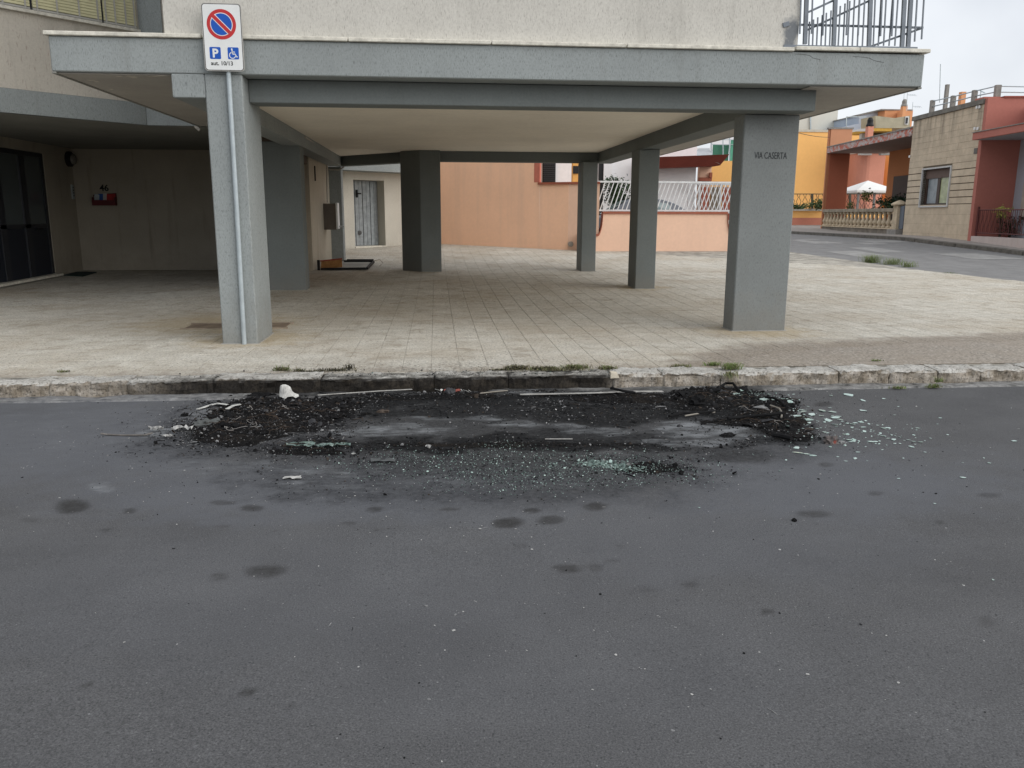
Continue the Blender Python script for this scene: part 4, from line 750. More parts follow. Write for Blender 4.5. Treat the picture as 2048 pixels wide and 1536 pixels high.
JM = plain('stone_joint', (.13, .105, .075), .95)
fbox('wall', JM, TH, 0, wr, .2, zt, .012, 5); fbox('wall', JM, TH, wl, t1, .2, zt, .012, 5); fbox('wall', JM, TH, wr, wl, .2, wz0, .012, .5); fbox('wall', JM, TH, wr, wl, wz1, zt, .012, .5); fbox('inner_wall', DARK, TH, wr, wl, wz0-.05, wz1+.05, .52, .6)
bz = [ft(1808, y)[1] for y in (411, 399, 387, 375.5, 363.5, 351, 338.5)]; zlow = .33; nlow = 4; zup0 = bz[-1]; nup = 8
def blocks(z0, z1, spans, jit, gap, lens):
    for (a_, c_) in spans:
        tt = a_
        while tt < c_-.05:
            l = random.uniform(*lens); e = min(tt+l, c_)
            if c_-e < .25: e = c_
            o = -random.uniform(0, jit); fbox('stone_block', STN, TH, tt+gap*.25, e-gap*.25, z0+gap, z1-gap*.2, o, .0118, 0); tt = e
for k in range(nlow): z0 = zlow+(bz[0]-zlow)*k/nlow; z1 = zlow+(bz[0]-zlow)*(k+1)/nlow; blocks(z0, z1, [(0, t1)], .003, .003, (.8, 1.3))
for k in range(6): blocks(bz[k], bz[k+1], [(0, wr-.06), (wl+.06, t1)], .006, .03, (3, 4))
for k in range(nup):
    z0 = zup0+(zt-.18-zup0)*k/nup; z1 = zup0+(zt-.18-zup0)*(k+1)/nup; blocks(z0, z1, [(0, t1)], .008, .0045, (.5, .95))
fbox('roof_coping', plain('grey_coping', (.17, .16, .14), .9, .3, 3), TH, -.02, t1+.05, zt-.17, zt, -.07, .4)
fbox('coping_red', plain('brick_red_render', (.40, .15, .118), .88, .06, .8), TH, -.02, .6, zt+.002, zt+.06, -.06, 1.4)
WF = plain('window_surround', (.50, .50, .49), .7); WB = plain('brown_frame', (.055, .035, .028), .5)
WN_ = fbox('window', WF, TH, wr-.06, wr, wz0-.06, wz1+.06, -.05, .32)
fbox('surround', WF, WN_, wl, wl+.06, wz0-.06, wz1+.06, -.05, .32); fbox('sill', WF, WN_, wr, wl, wz0-.06, wz0, -.06, .32); fbox('lintel', WF, WN_, wr, wl, wz1, wz1+.06, -.05, .32)
ww = wl-wr; fbox('shutter_box', plain('brown_box', (.13, .09, .075), .7), WN_, wr, wl, wz1-.36, wz1, .12, .3)
for a_, c_ in ((0, .08), (.46, .56), (.92, 1)): fbox('frame', WB, WN_, wr+ww*a_, wr+ww*c_, wz0+.0, wz1-.362, .14, .22)
fbox('frame', WB, WN_, wr+ww*.081, wr+ww*.459, wz0, wz0+.1, .14, .22); fbox('frame', WB, WN_, wr+ww*.561, wr+ww*.919, wz0, wz0+.1, .14, .22)
fbox('pane', plain('green_curtain', (.33, .36, .20), .3, .3, 4, spec=.6), WN_, wr+ww*.081, wr+ww*.459, wz0+.101, wz1-.363, .17, .19); fbox('pane', plain('grey_curtain', (.20, .23, .25), .3, .35, 3, spec=.6), WN_, wr+ww*.561, wr+ww*.919, wz0+.101, wz1-.363, .17, .19)
for px, py in ((1955.5, 214.5), (1961, 213.5), (1951, 257), (1957, 257), (1821, 270), (1820.5, 313)): tt, z = ft(px, py); fbox('insulator', WHITE, TH, tt-.05, tt+.05, z-.05, z+.05, -.05, -.012)
tt, z = ft(1952, 302); fbox('house_plate', plain('plate_grey', (.12, .11, .1), .6), TH, tt-.14, tt+.1, z-.1, z+.1, -.03, -.011)
RR = thing('roof_railing', tuple(fw(2, zt, .2)), 'roof railing of concrete posts and thin pipes on the tan stone house', 'railing')
PM = plain('post_concrete', (.25, .235, .215), .9, .2, 5); rp2 = []
for px, yb, yt in ((1857.5, 219, 201), (1898.5, 211, 192), (1941, 199.5, 181)):
    p0 = ft(px, yb); hgt = ft(px, yt)[1]; rp2.append((p0[0], hgt)); fbox('post', PM, RR, p0[0]-.08, p0[0]+.08, zt+.003, hgt, .05, .2)
cp = aty(1990, 172, fw(0, 0, .45).y); fbox('post', PM, RR, .02, .18, zt+.062, cp.z+.05, .36, .54); hc = cp.z+.05
for f_ in (.92, .5):
    for (ta, ha), (tb_, hb) in zip(rp2[:-1]+[(rp2[-1][0], rp2[-1][1])], rp2[1:]+[(.1, hc)]):
        a = fw(ta, zt+(ha-zt)*f_, .12 if ta > .5 else .4); c = fw(tb_, zt+(hb-zt)*f_, .12 if tb_ > .5 else .4); MB().tube([a, c], .022, 5).build('pipe', GALV, RR)
    a = fw(.1, zt+(hc-zt)*f_, .45); MB().tube([a, a+Vector((7, -.2, -.05))], .022, 5).build('pipe', GALV, RR)
RB = MATS['brick_red_render']
def chimney(label, px, yb, yt, Y, w, mat, capmat=None, cap=True, name='chimney'):
    a = aty(px, yb, Y); c = aty(px, yt, Y); T = thing(name, (a.x, Y, a.z-.6), label, name); MB().box(a.x-w/2, a.x+w/2, Y-w/2, Y+w/2, a.z-.6, c.z).build('stack', mat, T)
    if cap: MB().lathe((a.x, Y, c.z), [(w*.62, 0), (w*.66, .06), (w*.5, .2), (w*.5, .36), (w*.3, .5)], 12).build('cowl', capmat or PM, T)
    return T
ORB = plain('terracotta_orange', (.66, .32, .16), .9, .06, 1.2)
chimney('slim tall grey concrete flue standing on the stone house roof', 1890.5, 211, 169, 34, .13, PM, cap=False)
chimney('short orange chimney with grey top on the stone house roof', 1923, 206, 184, 34, .2, ORB, cap=False)
chimney('salmon chimney with black ball cowl above the peeling canopy', 1737, 282, 253, 48, .33, plain('salmon_render', (.58, .255, .18), .9, .05, .8), BLACK)
chimney('orange chimney with grey domed cowl on the orange rooftop', 1806.5, 232, 213, 60, .35, ORB)
def mast(label, px, yb, yt, Y, arms=()):
    a = aty(px, yb, Y); c = aty(px+2, yt, Y); T = thing('antenna', (a.x, Y, a.z), label, 'antenna'); MB().tube([a, c], .018, 5).build('pole', GALV, T)
    for (ya, xe) in arms:
        e0 = aty(px+1, ya, Y); e1 = aty(xe, ya, Y); MB().tube([e0, e1], .012, 4).build('boom', GALV, T)
        for k in range(4): p = e0.lerp(e1, .25+.22*k); MB().tube([p-Vector((0, .2, .09)), p+Vector((0, .2, .09))], .008, 4).build('element', GALV, T)
mast('long thin bare pole aerial rising above the grey concrete flue', 1879, 205, 128, 36)
mast('thick short pole aerial over the orange chimney cowl', 1807, 215, 176, 60.2)
mast('thin antenna with one comb arm beside the domed orange chimney', 1813, 222, 183, 58, ((190, 1832),))
mast('low antenna with one comb arm at the edge of the stone house', 1824, 222, 204, 57, ((213.5, 1842),))
mast('small aerial on the stone house roof between two posts', 1960, 200, 181, 35, ((183, 1966),))
# red side porch of the neighbouring house
RH = thing('red_house', tuple(fw(-2, .4, 1.5)), 'dark red house with a projecting canopy and railed porch beside the stone house', 'house')
sx = (1340-1400)/8; a = ft(1938, 480)
xr_ = aty(2040, 230, fw(0, 0, 0).y).x; ow = (xr_-P0.x)/NB.x; zc_, zcb = ft(1961, 267)[1], ft(1961, 281)[1]
fbox('wall', RB, RH, -.22, -.003, .2, zcb-.002, -.06, ow); fbox('upper_wall', RB, RH, -.2, -.003, zc_+.03, zt-.002, .0, ow); fbox('parapet_cap', plain('red_cap', (.27, .075, .055), .85), RH, -.24, -.003, zt+.001, zt+.06, .55, ow+.04)
fbox('canopy', RB, RH, -6, -.1, zcb, zc_, -.35, ow+2, .01); fbox('canopy_soffit', plain('grey_soffit', (.34, .33, .34), .9), RH, -5.9, -.3, zcb-.012, zcb-.002, -.28, ow+1.9); fbox('canopy_flashing', PM, RH, -6, -.08, zc_+.001, zc_+.028, -.38, .5)
BG = plain('blue_grey_render', (.36, .385, .44), .9, .05, .8); fbox('inner_wall', BG, RH, -7, -.225, .2, zcb-.014, ow-.1, ow+.3); fbox('inner_wall', BG, RH, -7, -.205, zc_+.03, zt-.3, ow+.01, ow+.5)
fbox('blind', plain('pale_blind', (.42, .38, .33), .8), RH, -2.6, -.8, 1.4, 2.6, ow-.14, ow-.11)
PLW = plain('plinth_tile', (.50, .43, .40), .7, .06, 2); z0p = ft(1945, 472)[1]; fbox('plinth', PLW, RH, -7, -.23, .2, z0p, -.05, .25)
for k in range(20): fbox('plinth_slab', PLW, RH, -.25-.30*(k+1)+.008, -.25-.30*k, .25, z0p-.012, -.066, -.051)
RLG = thing('porch_railing', tuple(fw(-2, z0p, .1)), 'dark red iron railing on the pale plinth of the red house', 'railing')
IR = plain('iron_red', (.10, .028, .026), .6); zr = ft(1957, 420)[1]
MB().tube([fw(-.35, z0p, .05), fw(-.35, zr+.12, .05)], .045, 6).build('post', IR, RLG); MB().tube([fw(-.35, zr, .05), fw(-6.5, zr, .05)], .022, 5).build('rail', IR, RLG); MB().tube([fw(-.35, z0p+.12, .05), fw(-6.5, z0p+.12, .05)], .018, 5).build('rail', IR, RLG)
for k in range(46):
    tt = -.5-k*.13; w_ = .035 if k % 2 else -.035; zz = [z0p+.12, z0p+.12+(zr-z0p-.12)*.3, z0p+.12+(zr-z0p-.12)*.6, zr]
    MB().tube([fw(tt, zz[0], .05), fw(tt+w_, zz[1], .05), fw(tt-w_, zz[2], .05), fw(tt, zz[3], .05)], .012, 4).build('bar', IR, RLG)
p = atp(2005, 425, fw(0, 0, .7), FD); shrub('flowering_plant', (p.x, p.y, p.z), (.26, .26, .2), 260, [(.42, .38, .10), (.30, .33, .08)], 'pale yellow flowering plant behind the dark red porch railing', 'plant', .085, base=.6)
p = atp(2010, 448, fw(0, 0, .8), FD); shrub('brown_plant', (p.x+.2, p.y, p.z), (.5, .4, .35), 300, [(.075, .035, .025), (.05, .05, .025)], 'dry brown bush under the yellow flowers in the red porch', 'plant', .12, base=.6)
# portico left of the stone house: end wall, canopy, porch wall, balustrade, gate
PT = thing('orange_portico', tuple(fw(10, .5, 1)), 'orange portico with a peeling red canopy between two walls', 'portico')
tE0, zE = ft(1655, 300); tE1, _ = ft(1641, 455); SAL = plain('salmon_wall', (.47, .20, .105), .9, .05, .7); zhead = ft(1660, 258)[1]; zc1, zc0 = ft(1662, 294)[1], ft(1662, 305)[1]
fbox('end_wall', SAL, PT, tE0, tE1, .3, zhead, 0, 1.25); fbox('end_wall_face', plain('brown_red_render', (.36, .115, .065), .9, .06, .8), PT, tE0-.06, tE0-.004, .3, zc0-.002, .15, 1.2)
fbox('head_coping', PM, PT, tE0-.08, tE1+.05, zhead+.001, zhead+.09, -.06, 1.32); fbox('head_panel', plain('salmon_panel', (.54, .26, .15), .9, .05, .7), PT, tE0-.06, tE0-.004, zc1+.05, zhead-.002, .1, 1.25)
m, tt_, bb = principled('peeling_red'); n1 = noise(tt_, 3.2, 6, .75, stretch=(1, 1, 1.5)); tt_.links.new(ramp(tt_, n1, [(.47, (.46, .13, .085)), (.52, (.42, .38, .36)), (.6, (.5, .46, .43)), (.66, (.46, .13, .085))]), bb.inputs['Base Color']); bb.inputs['Roughness'].default_value = .9; PEEL = m
fbox('canopy', PEEL, PT, t1+.01, tE0-.065, zc0, zc1, -.05, 3.2); fbox('canopy_soffit', plain('canopy_soffit', (.27, .195, .17), .9, .1, 1), PT, t1+.02, tE0-.08, zc0-.014, zc0-.003, -.02, 3.1); fbox('canopy_flashing', PM, PT, t1+.01, tE0-.07, zc1+.002, zc1+.05, -.09, 3.2)
p = atp(1775, 350, fw(0, 0, 2.8), FD); tpl = (p-P0).dot(FD); BO = plain('burnt_orange_render', (.46, .19, .08), .9, .06, .8)
fbox('porch_wall', BO, PT, t1-.3, tpl, .3, zc0-.016, 2.8, 3.05); q1 = (atp(1790, 350, fw(0, 0, 2.8), FD)-P0).dot(FD); fbox('porch_door', plain('brown_shutter', (.055, .04, .035), .6), PT, t1-.1, q1, .5, atp(1800, 352, fw(0, 0, 2.8), FD).z, 2.74, 2.79)
fbox('roof_parapet', plain('stained_parapet', (.30, .27, .235), .9, .3, 2), PT, t1+.02, t1+2.6, zc1+.06, ft(1810, 252)[1], .35, .6)
BL = thing('balustrade', tuple(fw(8, .5, 0)), 'old stone balustrade of turned balusters on a low base', 'balustrade')
tb0, _ = ft(1786, 440); tb1 = tE0-.07; BST = plain('baluster_stone', (.50, .41, .29), .9, .22, 3); zr0, zr1 = ft(1720, 424)[1], ft(1720, 417.5)[1]; zbs, zb0 = ft(1720, 456)[1], .35
fbox('base_wall', plain('stained_base', (.19, .165, .135), .95, .35, 2.5), BL, tb0, tb1, zb0, zbs, .0, .3); fbox('base_ledge', BST, BL, tb0, tb1, zbs+.001, zbs+.05, -.06, .33); fbox('hand_rail', plain('rail_stone', (.27, .23, .175), .9, .3, 3), BL, tb0, tb1, zr0, zr1, -.04, .3, .01)
nbal = 19
bp = None
for k in range(nbal):
    tt = tb0+.2+(tb1-tb0-.3)*k/(nbal-1); h = zr0-zbs-.052; c = fw(tt, zbs+.0505, .13); w = .15
    prf = [(w*.95, 0), (w*.95, .09*h), (w*.55, .12*h), (w*.6, .16*h), (w*1.0, .30*h), (w*.95, .38*h), (w*.55, .55*h), (w*.42, .78*h), (w*.6, .86*h), (w*.85, .90*h), (w*.85, h-.001)]
    if bp is None: bp = MB().lathe(c, prf, 10).build('baluster', BST, BL, smooth=True); bc = c.copy()
    else: o = bpy.data.objects.new('baluster', bp.data); COL.objects.link(o); o.parent = BL; o.location = c-bc
GPL = thing('gate_pillar', tuple(fw(t1+1, .4, 0)), 'stone gate pillar with a domed cap at the end of the balustrade', 'pillar')
g0, g1 = ft(1792.5, 450)[0], ft(1784, 450)[0]; zgp = ft(1788, 411)[1]; fbox('shaft', BST, GPL, g0, g1, .35, zgp, -.02, .35, .01); cc = fw((g0+g1)/2, zgp+.002, .16); MB().lathe(cc, [(.34, 0), (.36, .06), (.26, .13), (.12, .2), (.03, .23)], 12).build('cap', BST, GPL)
GT = thing('garden_gate', tuple(fw(t1+.3, .5, .1)), 'plain grey sheet-metal gate between the gate pillar and stone house', 'gate')
h0, h1 = ft(1801.5, 450)[0], g0-.02; fbox('leaf', plain('gate_grey', (.115, .135, .165), .5, .06), GT, h0, h1, ft(1797, 458)[1], ft(1797, 412)[1], .1, .16); fbox('frame', plain('gate_frame', (.09, .105, .13), .5), GT, h0-.02, h0+.05, ft(1797, 458)[1], ft(1797, 411)[1], .08, .099); fbox('step', PM, GT, h0, h1+.5, .35, ft(1797, 459)[1], -.2, .3)
# the orange house at the far end, its garden wall, railing, planting and gazebo
OH = thing('orange_house', (27, 55, .7), 'large plain orange house wall at the end of the street', 'house'); ORG = plain('bright_orange', (.86, .48, .165), .9, .04, .4)
wallY('wall', ORG, OH, 1540, 263, 1726, 470, 56, 6); wallY('roof_edge', plain('pale_edge', (.5, .46, .38), .9), OH, 1540, 260.5, 1727, 262.8, 55.95, 6); wallY('wall', ORG, OH, 1768, 308, 1780, 470, 55, 1)
ST = thing('salmon_annex', (30, 54, .7), 'rounded salmon annex standing behind the white gazebo', 'building'); SLR = MATS['salmon_render']
a = aty(1724, 440, 54); c = aty(1772, 306, 54); r_ = (c.x-a.x)/2; MB().prism([(a.x-.5+.7*(1-math.cos(R(q))), 55-1.0*math.sin(R(q)), .4) for q in range(0, 91, 15)]+[(c.x, 54, .4), (c.x, 57, .4), (a.x-.5, 57, .4)], (0, 0, c.z-.4)).build('wall', SLR, ST)
wallY('roof_edge', plain('chalk_edge', (.6, .57, .55), .9), ST, 1722, 303.5, 1775, 305.8, 53.9, 3)
GW = thing('garden_wall', (25, 50, .7), 'orange and red garden wall with a white coping at the street end', 'wall')
wallY('wall', ORG, GW, 1500, 421.5, 1790, 436, 50); wallY('base', plain('salmon_base', (.50, .20, .14), .9, .06, .8), GW, 1500, 436.2, 1790, 456, 49.97, .33); wallY('coping', plain('white_coping', (.6, .57, .5), .8), GW, 1500, 418.3, 1790, 421.3, 49.92, .4); wallY('plinth', plain('pale_plinth', (.45, .43, .39), .9), GW, 1500, 452.5, 1790, 458, 49.6, .36)
GR = thing('wavy_railing', (25, 50.1, 1.6), 'dark iron railing of wavy bars along the orange garden wall', 'railing'); IRD = plain('iron_bronze', (.055, .05, .035), .6)
MB().bar(aty(1560, 388, 50.1), aty(1780, 388, 50.1), .05).build('top_rail', IRD, GR)
for px in (1624.5, 1700): MB().bar(aty(px, 418, 50.1), aty(px, 387, 50.1), .11).build('post', IRD, GR)
for k in range(30):
    px = 1588+k*6.3; sg = 1 if k % 2 else -1; MB().tube([aty(px+sg*0, 418, 50.1), aty(px+sg*2.2, 411, 50.1), aty(px-sg*1.6, 403, 50.1), aty(px+sg*2.2, 395, 50.1), aty(px, 388, 50.1)], .018, 4).build('bar', IRD, GR)
shrub('agave_clump', aty(1598, 412, 49.4), (.75, .5, .22), 60, [(.03, .06, .02), (.05, .085, .025)], 'spiky dark green agave on the orange garden wall', 'plant', .07, up=1, base=aty(1598, 418, 49.4).z)
shrub('wall_bush', aty(1637, 409, 49.5), (.6, .5, .3), 500, [(.04, .075, .02), (.06, .10, .03)], 'bushy green plant on the orange garden wall beside the portico', 'plant', .13, base=aty(1637, 418, 49.4).z)
GZ = thing('gazebo', (29, 47, .6), 'white canvas gazebo with a pointed roof in the garden behind the balustrade', 'gazebo')
ap = aty(1736, 361, 47); hw = 1.28; c4 = [Vector((ap.x+sx_*hw, 47+sy_*hw, aty(1736, 382, 47).z)) for sx_, sy_ in ((-1, -1), (1, -1), (1, 1), (-1, 1))]
mb = MB(); lowp = [p-Vector((0, 0, .12)) for p in c4]; mb.add([ap]+c4+lowp, [(0, 1, 2), (0, 2, 3), (0, 3, 4), (0, 4, 1)]+[(1+i, 5+i, 5+(i+1) % 4, 1+(i+1) % 4) for i in range(4)]); mb.build('canvas_roof', plain('white_canvas', (.74, .74, .72), .8, .04), GZ, fixn=False)
for p in c4: q_ = ap+(p-ap)*.82; MB().bar((q_.x, q_.y, .6), (q_.x, q_.y, p.z-.02), .1).build('post', plain('gazebo_post', (.22, .215, .21), .6), GZ)
p = fw(t1+4.5, 1.9, 2.2); shrub('dark_bush', (p.x-.2, p.y, 1.9), (1.5, .8, .45), 1500, [(.015, .035, .018), (.02, .05, .022), (.03, .065, .025)], 'dark green bush behind the balustrade beside the gate', 'shrub', .16, base=.6)
p = fw(t1+2.2, 2.3, 2.0); shrub('tall_bush', (p.x, p.y, 2.25), (.7, .6, .6), 800, [(.015, .035, .02), (.02, .045, .025)], 'tall dark bush in front of the brown porch door', 'shrub', .15, base=.6)
p = atp(1733, 392, fw(0, 0, 1.5), FD); shrub('sapling', (p.x, p.y, p.z), (.3, .3, .35), 140, [(.14, .17, .03), (.10, .14, .03)], 'slender lime-green sapling in front of the gazebo', 'sapling', .14, base=.6, stems=3)
p = atp(1700, 410, fw(0, 0, 1.0), FD); shrub('small_plant', (p.x, p.y, p.z), (.22, .22, .22), 110, [(.10, .14, .03)], 'small light green plant just behind the balustrade rail', 'plant', .1, base=.6, stems=3)
# rooftops behind
CB = thing('cream_block', (32, 66, 0), 'tall plain cream apartment block rising behind the orange house', 'building'); wallY('wall', plain('pale_cream', (.60, .585, .52), .9, .03, .3), CB, 1560, 150, 1682, 460, 66, 8); MB().bar(aty(1621, 262, 65.9), aty(1621, 225, 65.9), .09).build('drain_pipe', GALV, CB)
PB = thing('pale_terrace', (34, 63, 0), 'pale bluish flat roof terrace beyond the orange house', 'building'); wallY('wall', plain('pale_blue_white', (.56, .60, .64), .9, .03, .4), PB, 1660, 256.5, 1740, 300, 63, 5)
BB = thing('blue_house', (36, 64, 0), 'light blue-grey house with a stepped roofline behind the salmon chimney', 'building'); BLU = plain('light_blue_render', (.40, .45, .52), .9, .04, .5)
Y_ = 62; MB().prism([tuple(aty(1681, 300, Y_)), tuple(aty(1681, 255, Y_)), tuple(aty(1718, 247, Y_)), tuple(aty(1718, 230.5, Y_)), tuple(aty(1764, 219.5, Y_)), tuple(aty(1764, 300, Y_))], (0, 6, 0)).build('wall', BLU, BB); MB().prism([tuple(aty(1717, 231.5, Y_-.1)), tuple(aty(1717, 229.5, Y_-.1)), tuple(aty(1764, 218.5, Y_-.1)), tuple(aty(1764, 220.5, Y_-.1))], (0, 6, 0)).build('roof_edge', PM, BB)
OB = thing('orange_block', (38, 61, 0), 'low orange rooftop room beside the light blue house', 'building'); wallY('wall', ORB, OB, 1763, 220.5, 1826, 300, 61, 5); wallY('roof_edge', PM, OB, 1763, 218.8, 1826, 220.3, 60.95, 5); wallY('annex', ORB, OB, 1796, 222, 1826, 300, 60.3, .6)
TP_ = thing('concrete_parapet', (36, 58, 0), 'stained tan concrete parapet with a white window end', 'parapet'); Y_ = 57; MB().prism([tuple(aty(1751, 256, Y_)), tuple(aty(1751, 231.5, Y_)), tuple(aty(1789, 236, Y_)), tuple(aty(1820, 231, Y_)), tuple(aty(1820, 256, Y_))], (0, 2, 0)).build('wall', plain('tan_concrete', (.37, .34, .25), .95, .15, 1.5), TP_); wallY('window', WHITE, TP_, 1810, 233, 1818, 249, 56.9, .08); wallY('pane', DARK, TP_, 1811.5, 235, 1816.5, 247, 56.85, .04)
YC = thing('yellow_canopy', (34, 53, 0), 'yellow-edged terrace canopy with dark underside above the peeling canopy', 'canopy'); wallY('beam', plain('yellow_ochre', (.50, .29, .05), .8), YC, 1745, 257, 1784, 262, 52, 3); wallY('underside', plain('brown_shade', (.10, .07, .04), .9), YC, 1747, 262.2, 1788, 276, 53, .3); wallY('wall', plain('off_white', (.5, .49, .47), .9), YC, 1720, 262, 1748, 310, 53.5, .3); wallY('parapet', PM, YC, 1762, 270, 1790, 310, 52.4, .3)
MB().add([tuple(aty(1703, 263, 52)), tuple(aty(1748, 262.5, 51.5)), tuple(aty(1748, 256.5, 53.2)), tuple(aty(1718, 257.5, 53.2))], [(0, 1, 2, 3)]).build('awning', plain('grey_awning', (.30, .28, .26), .9), YC, fixn=False)
WFm = thing('roof_frame', (33, 60, 3), 'thin empty metal frame standing on the pale roof terrace', 'frame')
for a_, c_ in (((1693, 262), (1693, 233.5)), ((1693, 233.5), (1732, 234)), ((1732, 234), (1732, 262))): MB().bar(aty(*a_, 60), aty(*c_, 60), .05).build('rail', GALV, WFm)
CBL = MB().tube([aty(1590+k*14, 264+5.5*math.sin(k/5*2.2)+k*1.2, 30+k*3) for k in range(6)], .012, 5).build('overhead_cable', BLACK); tag(recentre(CBL), 'thin black cable sagging across the orange house wall', 'cable')
# ------------------------------------------------------------------ what the fire left on the road
DEB = [(560, 832, 150, 40, 1), (470, 858, 100, 34, .95), (430, 882, 90, 22, .6), (920, 786, 430, 12, .9), (700, 800, 180, 22, .8), (1210, 812, 230, 26, .6), (1430, 792, 115, 26, 1), (1540, 832, 75, 36, 1), (1590, 874, 50, 15, .8), (1480, 846, 110, 12, .55),
       (1000, 890, 470, 10, .6), (620, 905, 130, 14, .55), (1290, 935, 140, 26, .5), (950, 820, 420, 40, .25), (1500, 885, 150, 12, .45), (640, 870, 60, 20, .9)]
HEAP = [(560, 832, 130, 32, .075), (470, 862, 80, 24, .06), (640, 815, 70, 22, .05), (1430, 795, 90, 22, .085), (1540, 832, 60, 30, .08), (900, 788, 90, 10, .05), (1250, 797, 120, 10, .05), (760, 790, 120, 9, .035), (1060, 783, 160, 7, .035), (1580, 872, 50, 12, .04), (1480, 846, 70, 8, .03), (1300, 938, 100, 14, .015), (620, 903, 90, 8, .02), (1000, 890, 400, 6, .012)]
def heap_h(wx, wy):
    px, py = topx(wx, wy, ROAD); n = fbm(wx*5, wy*5); n2 = fbm(wx*16+5, wy*16+3); n3 = fbm(wx*40, wy*40)
    h = np.zeros_like(wx)
    for cx, cy, rx, ry, a in HEAP: h = np.maximum(h, a*smooth(1.35, .2, np.hypot((px-cx)/rx, (py-cy)/ry)+(n-.5)*1.1))
    return h*.45*(.35+.9*n2+.5*n3)*(wy < YK-.005)
xs = np.arange(-3.8, 3.2, .016); ysh = np.arange(4.6, 7.285, .014); X, Y = np.meshgrid(xs, ysh); Hh = heap_h(X, Y)
idx = np.arange(X.size).reshape(X.shape); fq = np.stack([idx[:-1, :-1], idx[:-1, 1:], idx[1:, 1:], idx[1:, :-1]], -1).reshape(-1, 4)
keep = (Hh.ravel()[fq].max(1) > .004); fq = fq[keep]; used = np.unique(fq); rm = -np.ones(X.size, int); rm[used] = np.arange(len(used))
m, t, b = principled('charred_mass'); CHM = m
c1 = noise(t, 38, 5, .75); c2 = noise(t, 120, 3, .7); c3 = noise(t, 4, 4, .6)
base = ramp(t, c1, [(.35, (.005, .005, .0055)), (.55, (.013, .0125, .013)), (.66, (.035, .032, .030)), (.76, (.11, .11, .11))]); base = mixc(t, ramp(t, c2, [(.66, (0, 0, 0)), (.74, (.8,)*3)]), base, (.20, .20, .195)); base = mixc(t, ramp(t, c3, [(.5, (0, 0, 0)), (.7, (.5,)*3)]), base, (.035, .027, .021))
t.links.new(base, b.inputs['Base Color']); b.inputs['Roughness'].default_value = .95; b.inputs['Specular IOR Level'].default_value = .1; bump(t, b, math_(t, 'ADD', c1, c2), 1., .02)
me = bpy.data.meshes.new('ash_heap'); me.from_pydata(np.stack([X.ravel(), Y.ravel(), (ROAD-.002-DIP*smooth(7.0, 7.22, Y)+Hh).ravel()], 1)[used], [], rm[fq].tolist()); me.materials.append(CHM)
o = bpy.data.objects.new('ash_heap', me); COL.objects.link(o); tag(o, 'low heaps of black ash and cinders where a vehicle burned by the kerb', 'ash', kind='stuff')
TPL = [  # templates: flat flake, chunk, strip, curled flake
    (np.array([(-.6, -.4, 0), (.5, -.5, .05), (.7, .3, 0), (-.1, .6, .1), (-.7, .2, .05), (-.55, -.35, .12), (.45, -.45, .15), (.6, .28, .12), (-.1, .5, .2), (-.6, .2, .16)]), [(0, 4, 3, 2, 1), (5, 6, 7, 8, 9), (0, 1, 6, 5), (1, 2, 7, 6), (2, 3, 8, 7), (3, 4, 9, 8), (4, 0, 5, 9)]),
    (np.array([(-.5, -.4, -.1), (.5, -.35, -.1), (.45, .45, -.1), (-.4, .4, -.1), (-.3, -.2, .45), (.35, -.25, .3), (.2, .3, .5), (-.35, .2, .3)]), [(0, 3, 2, 1), (4, 5, 6, 7), (0, 1, 5, 4), (1, 2, 6, 5), (2, 3, 7, 6), (3, 0, 4, 7)]),
    (np.array([(-1.6, -.1, 0), (0, -.14, .12), (1.5, -.06, .02), (1.5, .1, .06), (0, .12, .2), (-1.6, .08, .06), (0, 0, .0)]), [(0, 1, 4, 5), (1, 2, 3, 4), (0, 5, 6), (5, 4, 6), (4, 3, 6), (3, 2, 6), (2, 1, 6), (1, 0, 6)]),
    (np.array([(-.6, -.5, .0), (-.6, .5, .05), (0, -.45, .28), (0, .55, .33), (.6, -.4, .1), (.6, .4, .3), (-.6, -.5, .06), (-.6, .5, .11), (0, -.45, .36), (0, .55, .41), (.6, -.4, .16), (.6, .4, .36)]), [(0, 2, 3, 1), (2, 4, 5, 3), (6, 7, 9, 8), (8, 9, 11, 10), (0, 6, 8, 2), (2, 8, 10, 4), (1, 3, 9, 7), (3, 5, 11, 9), (0, 1, 7, 6), (4, 10, 11, 5)])]
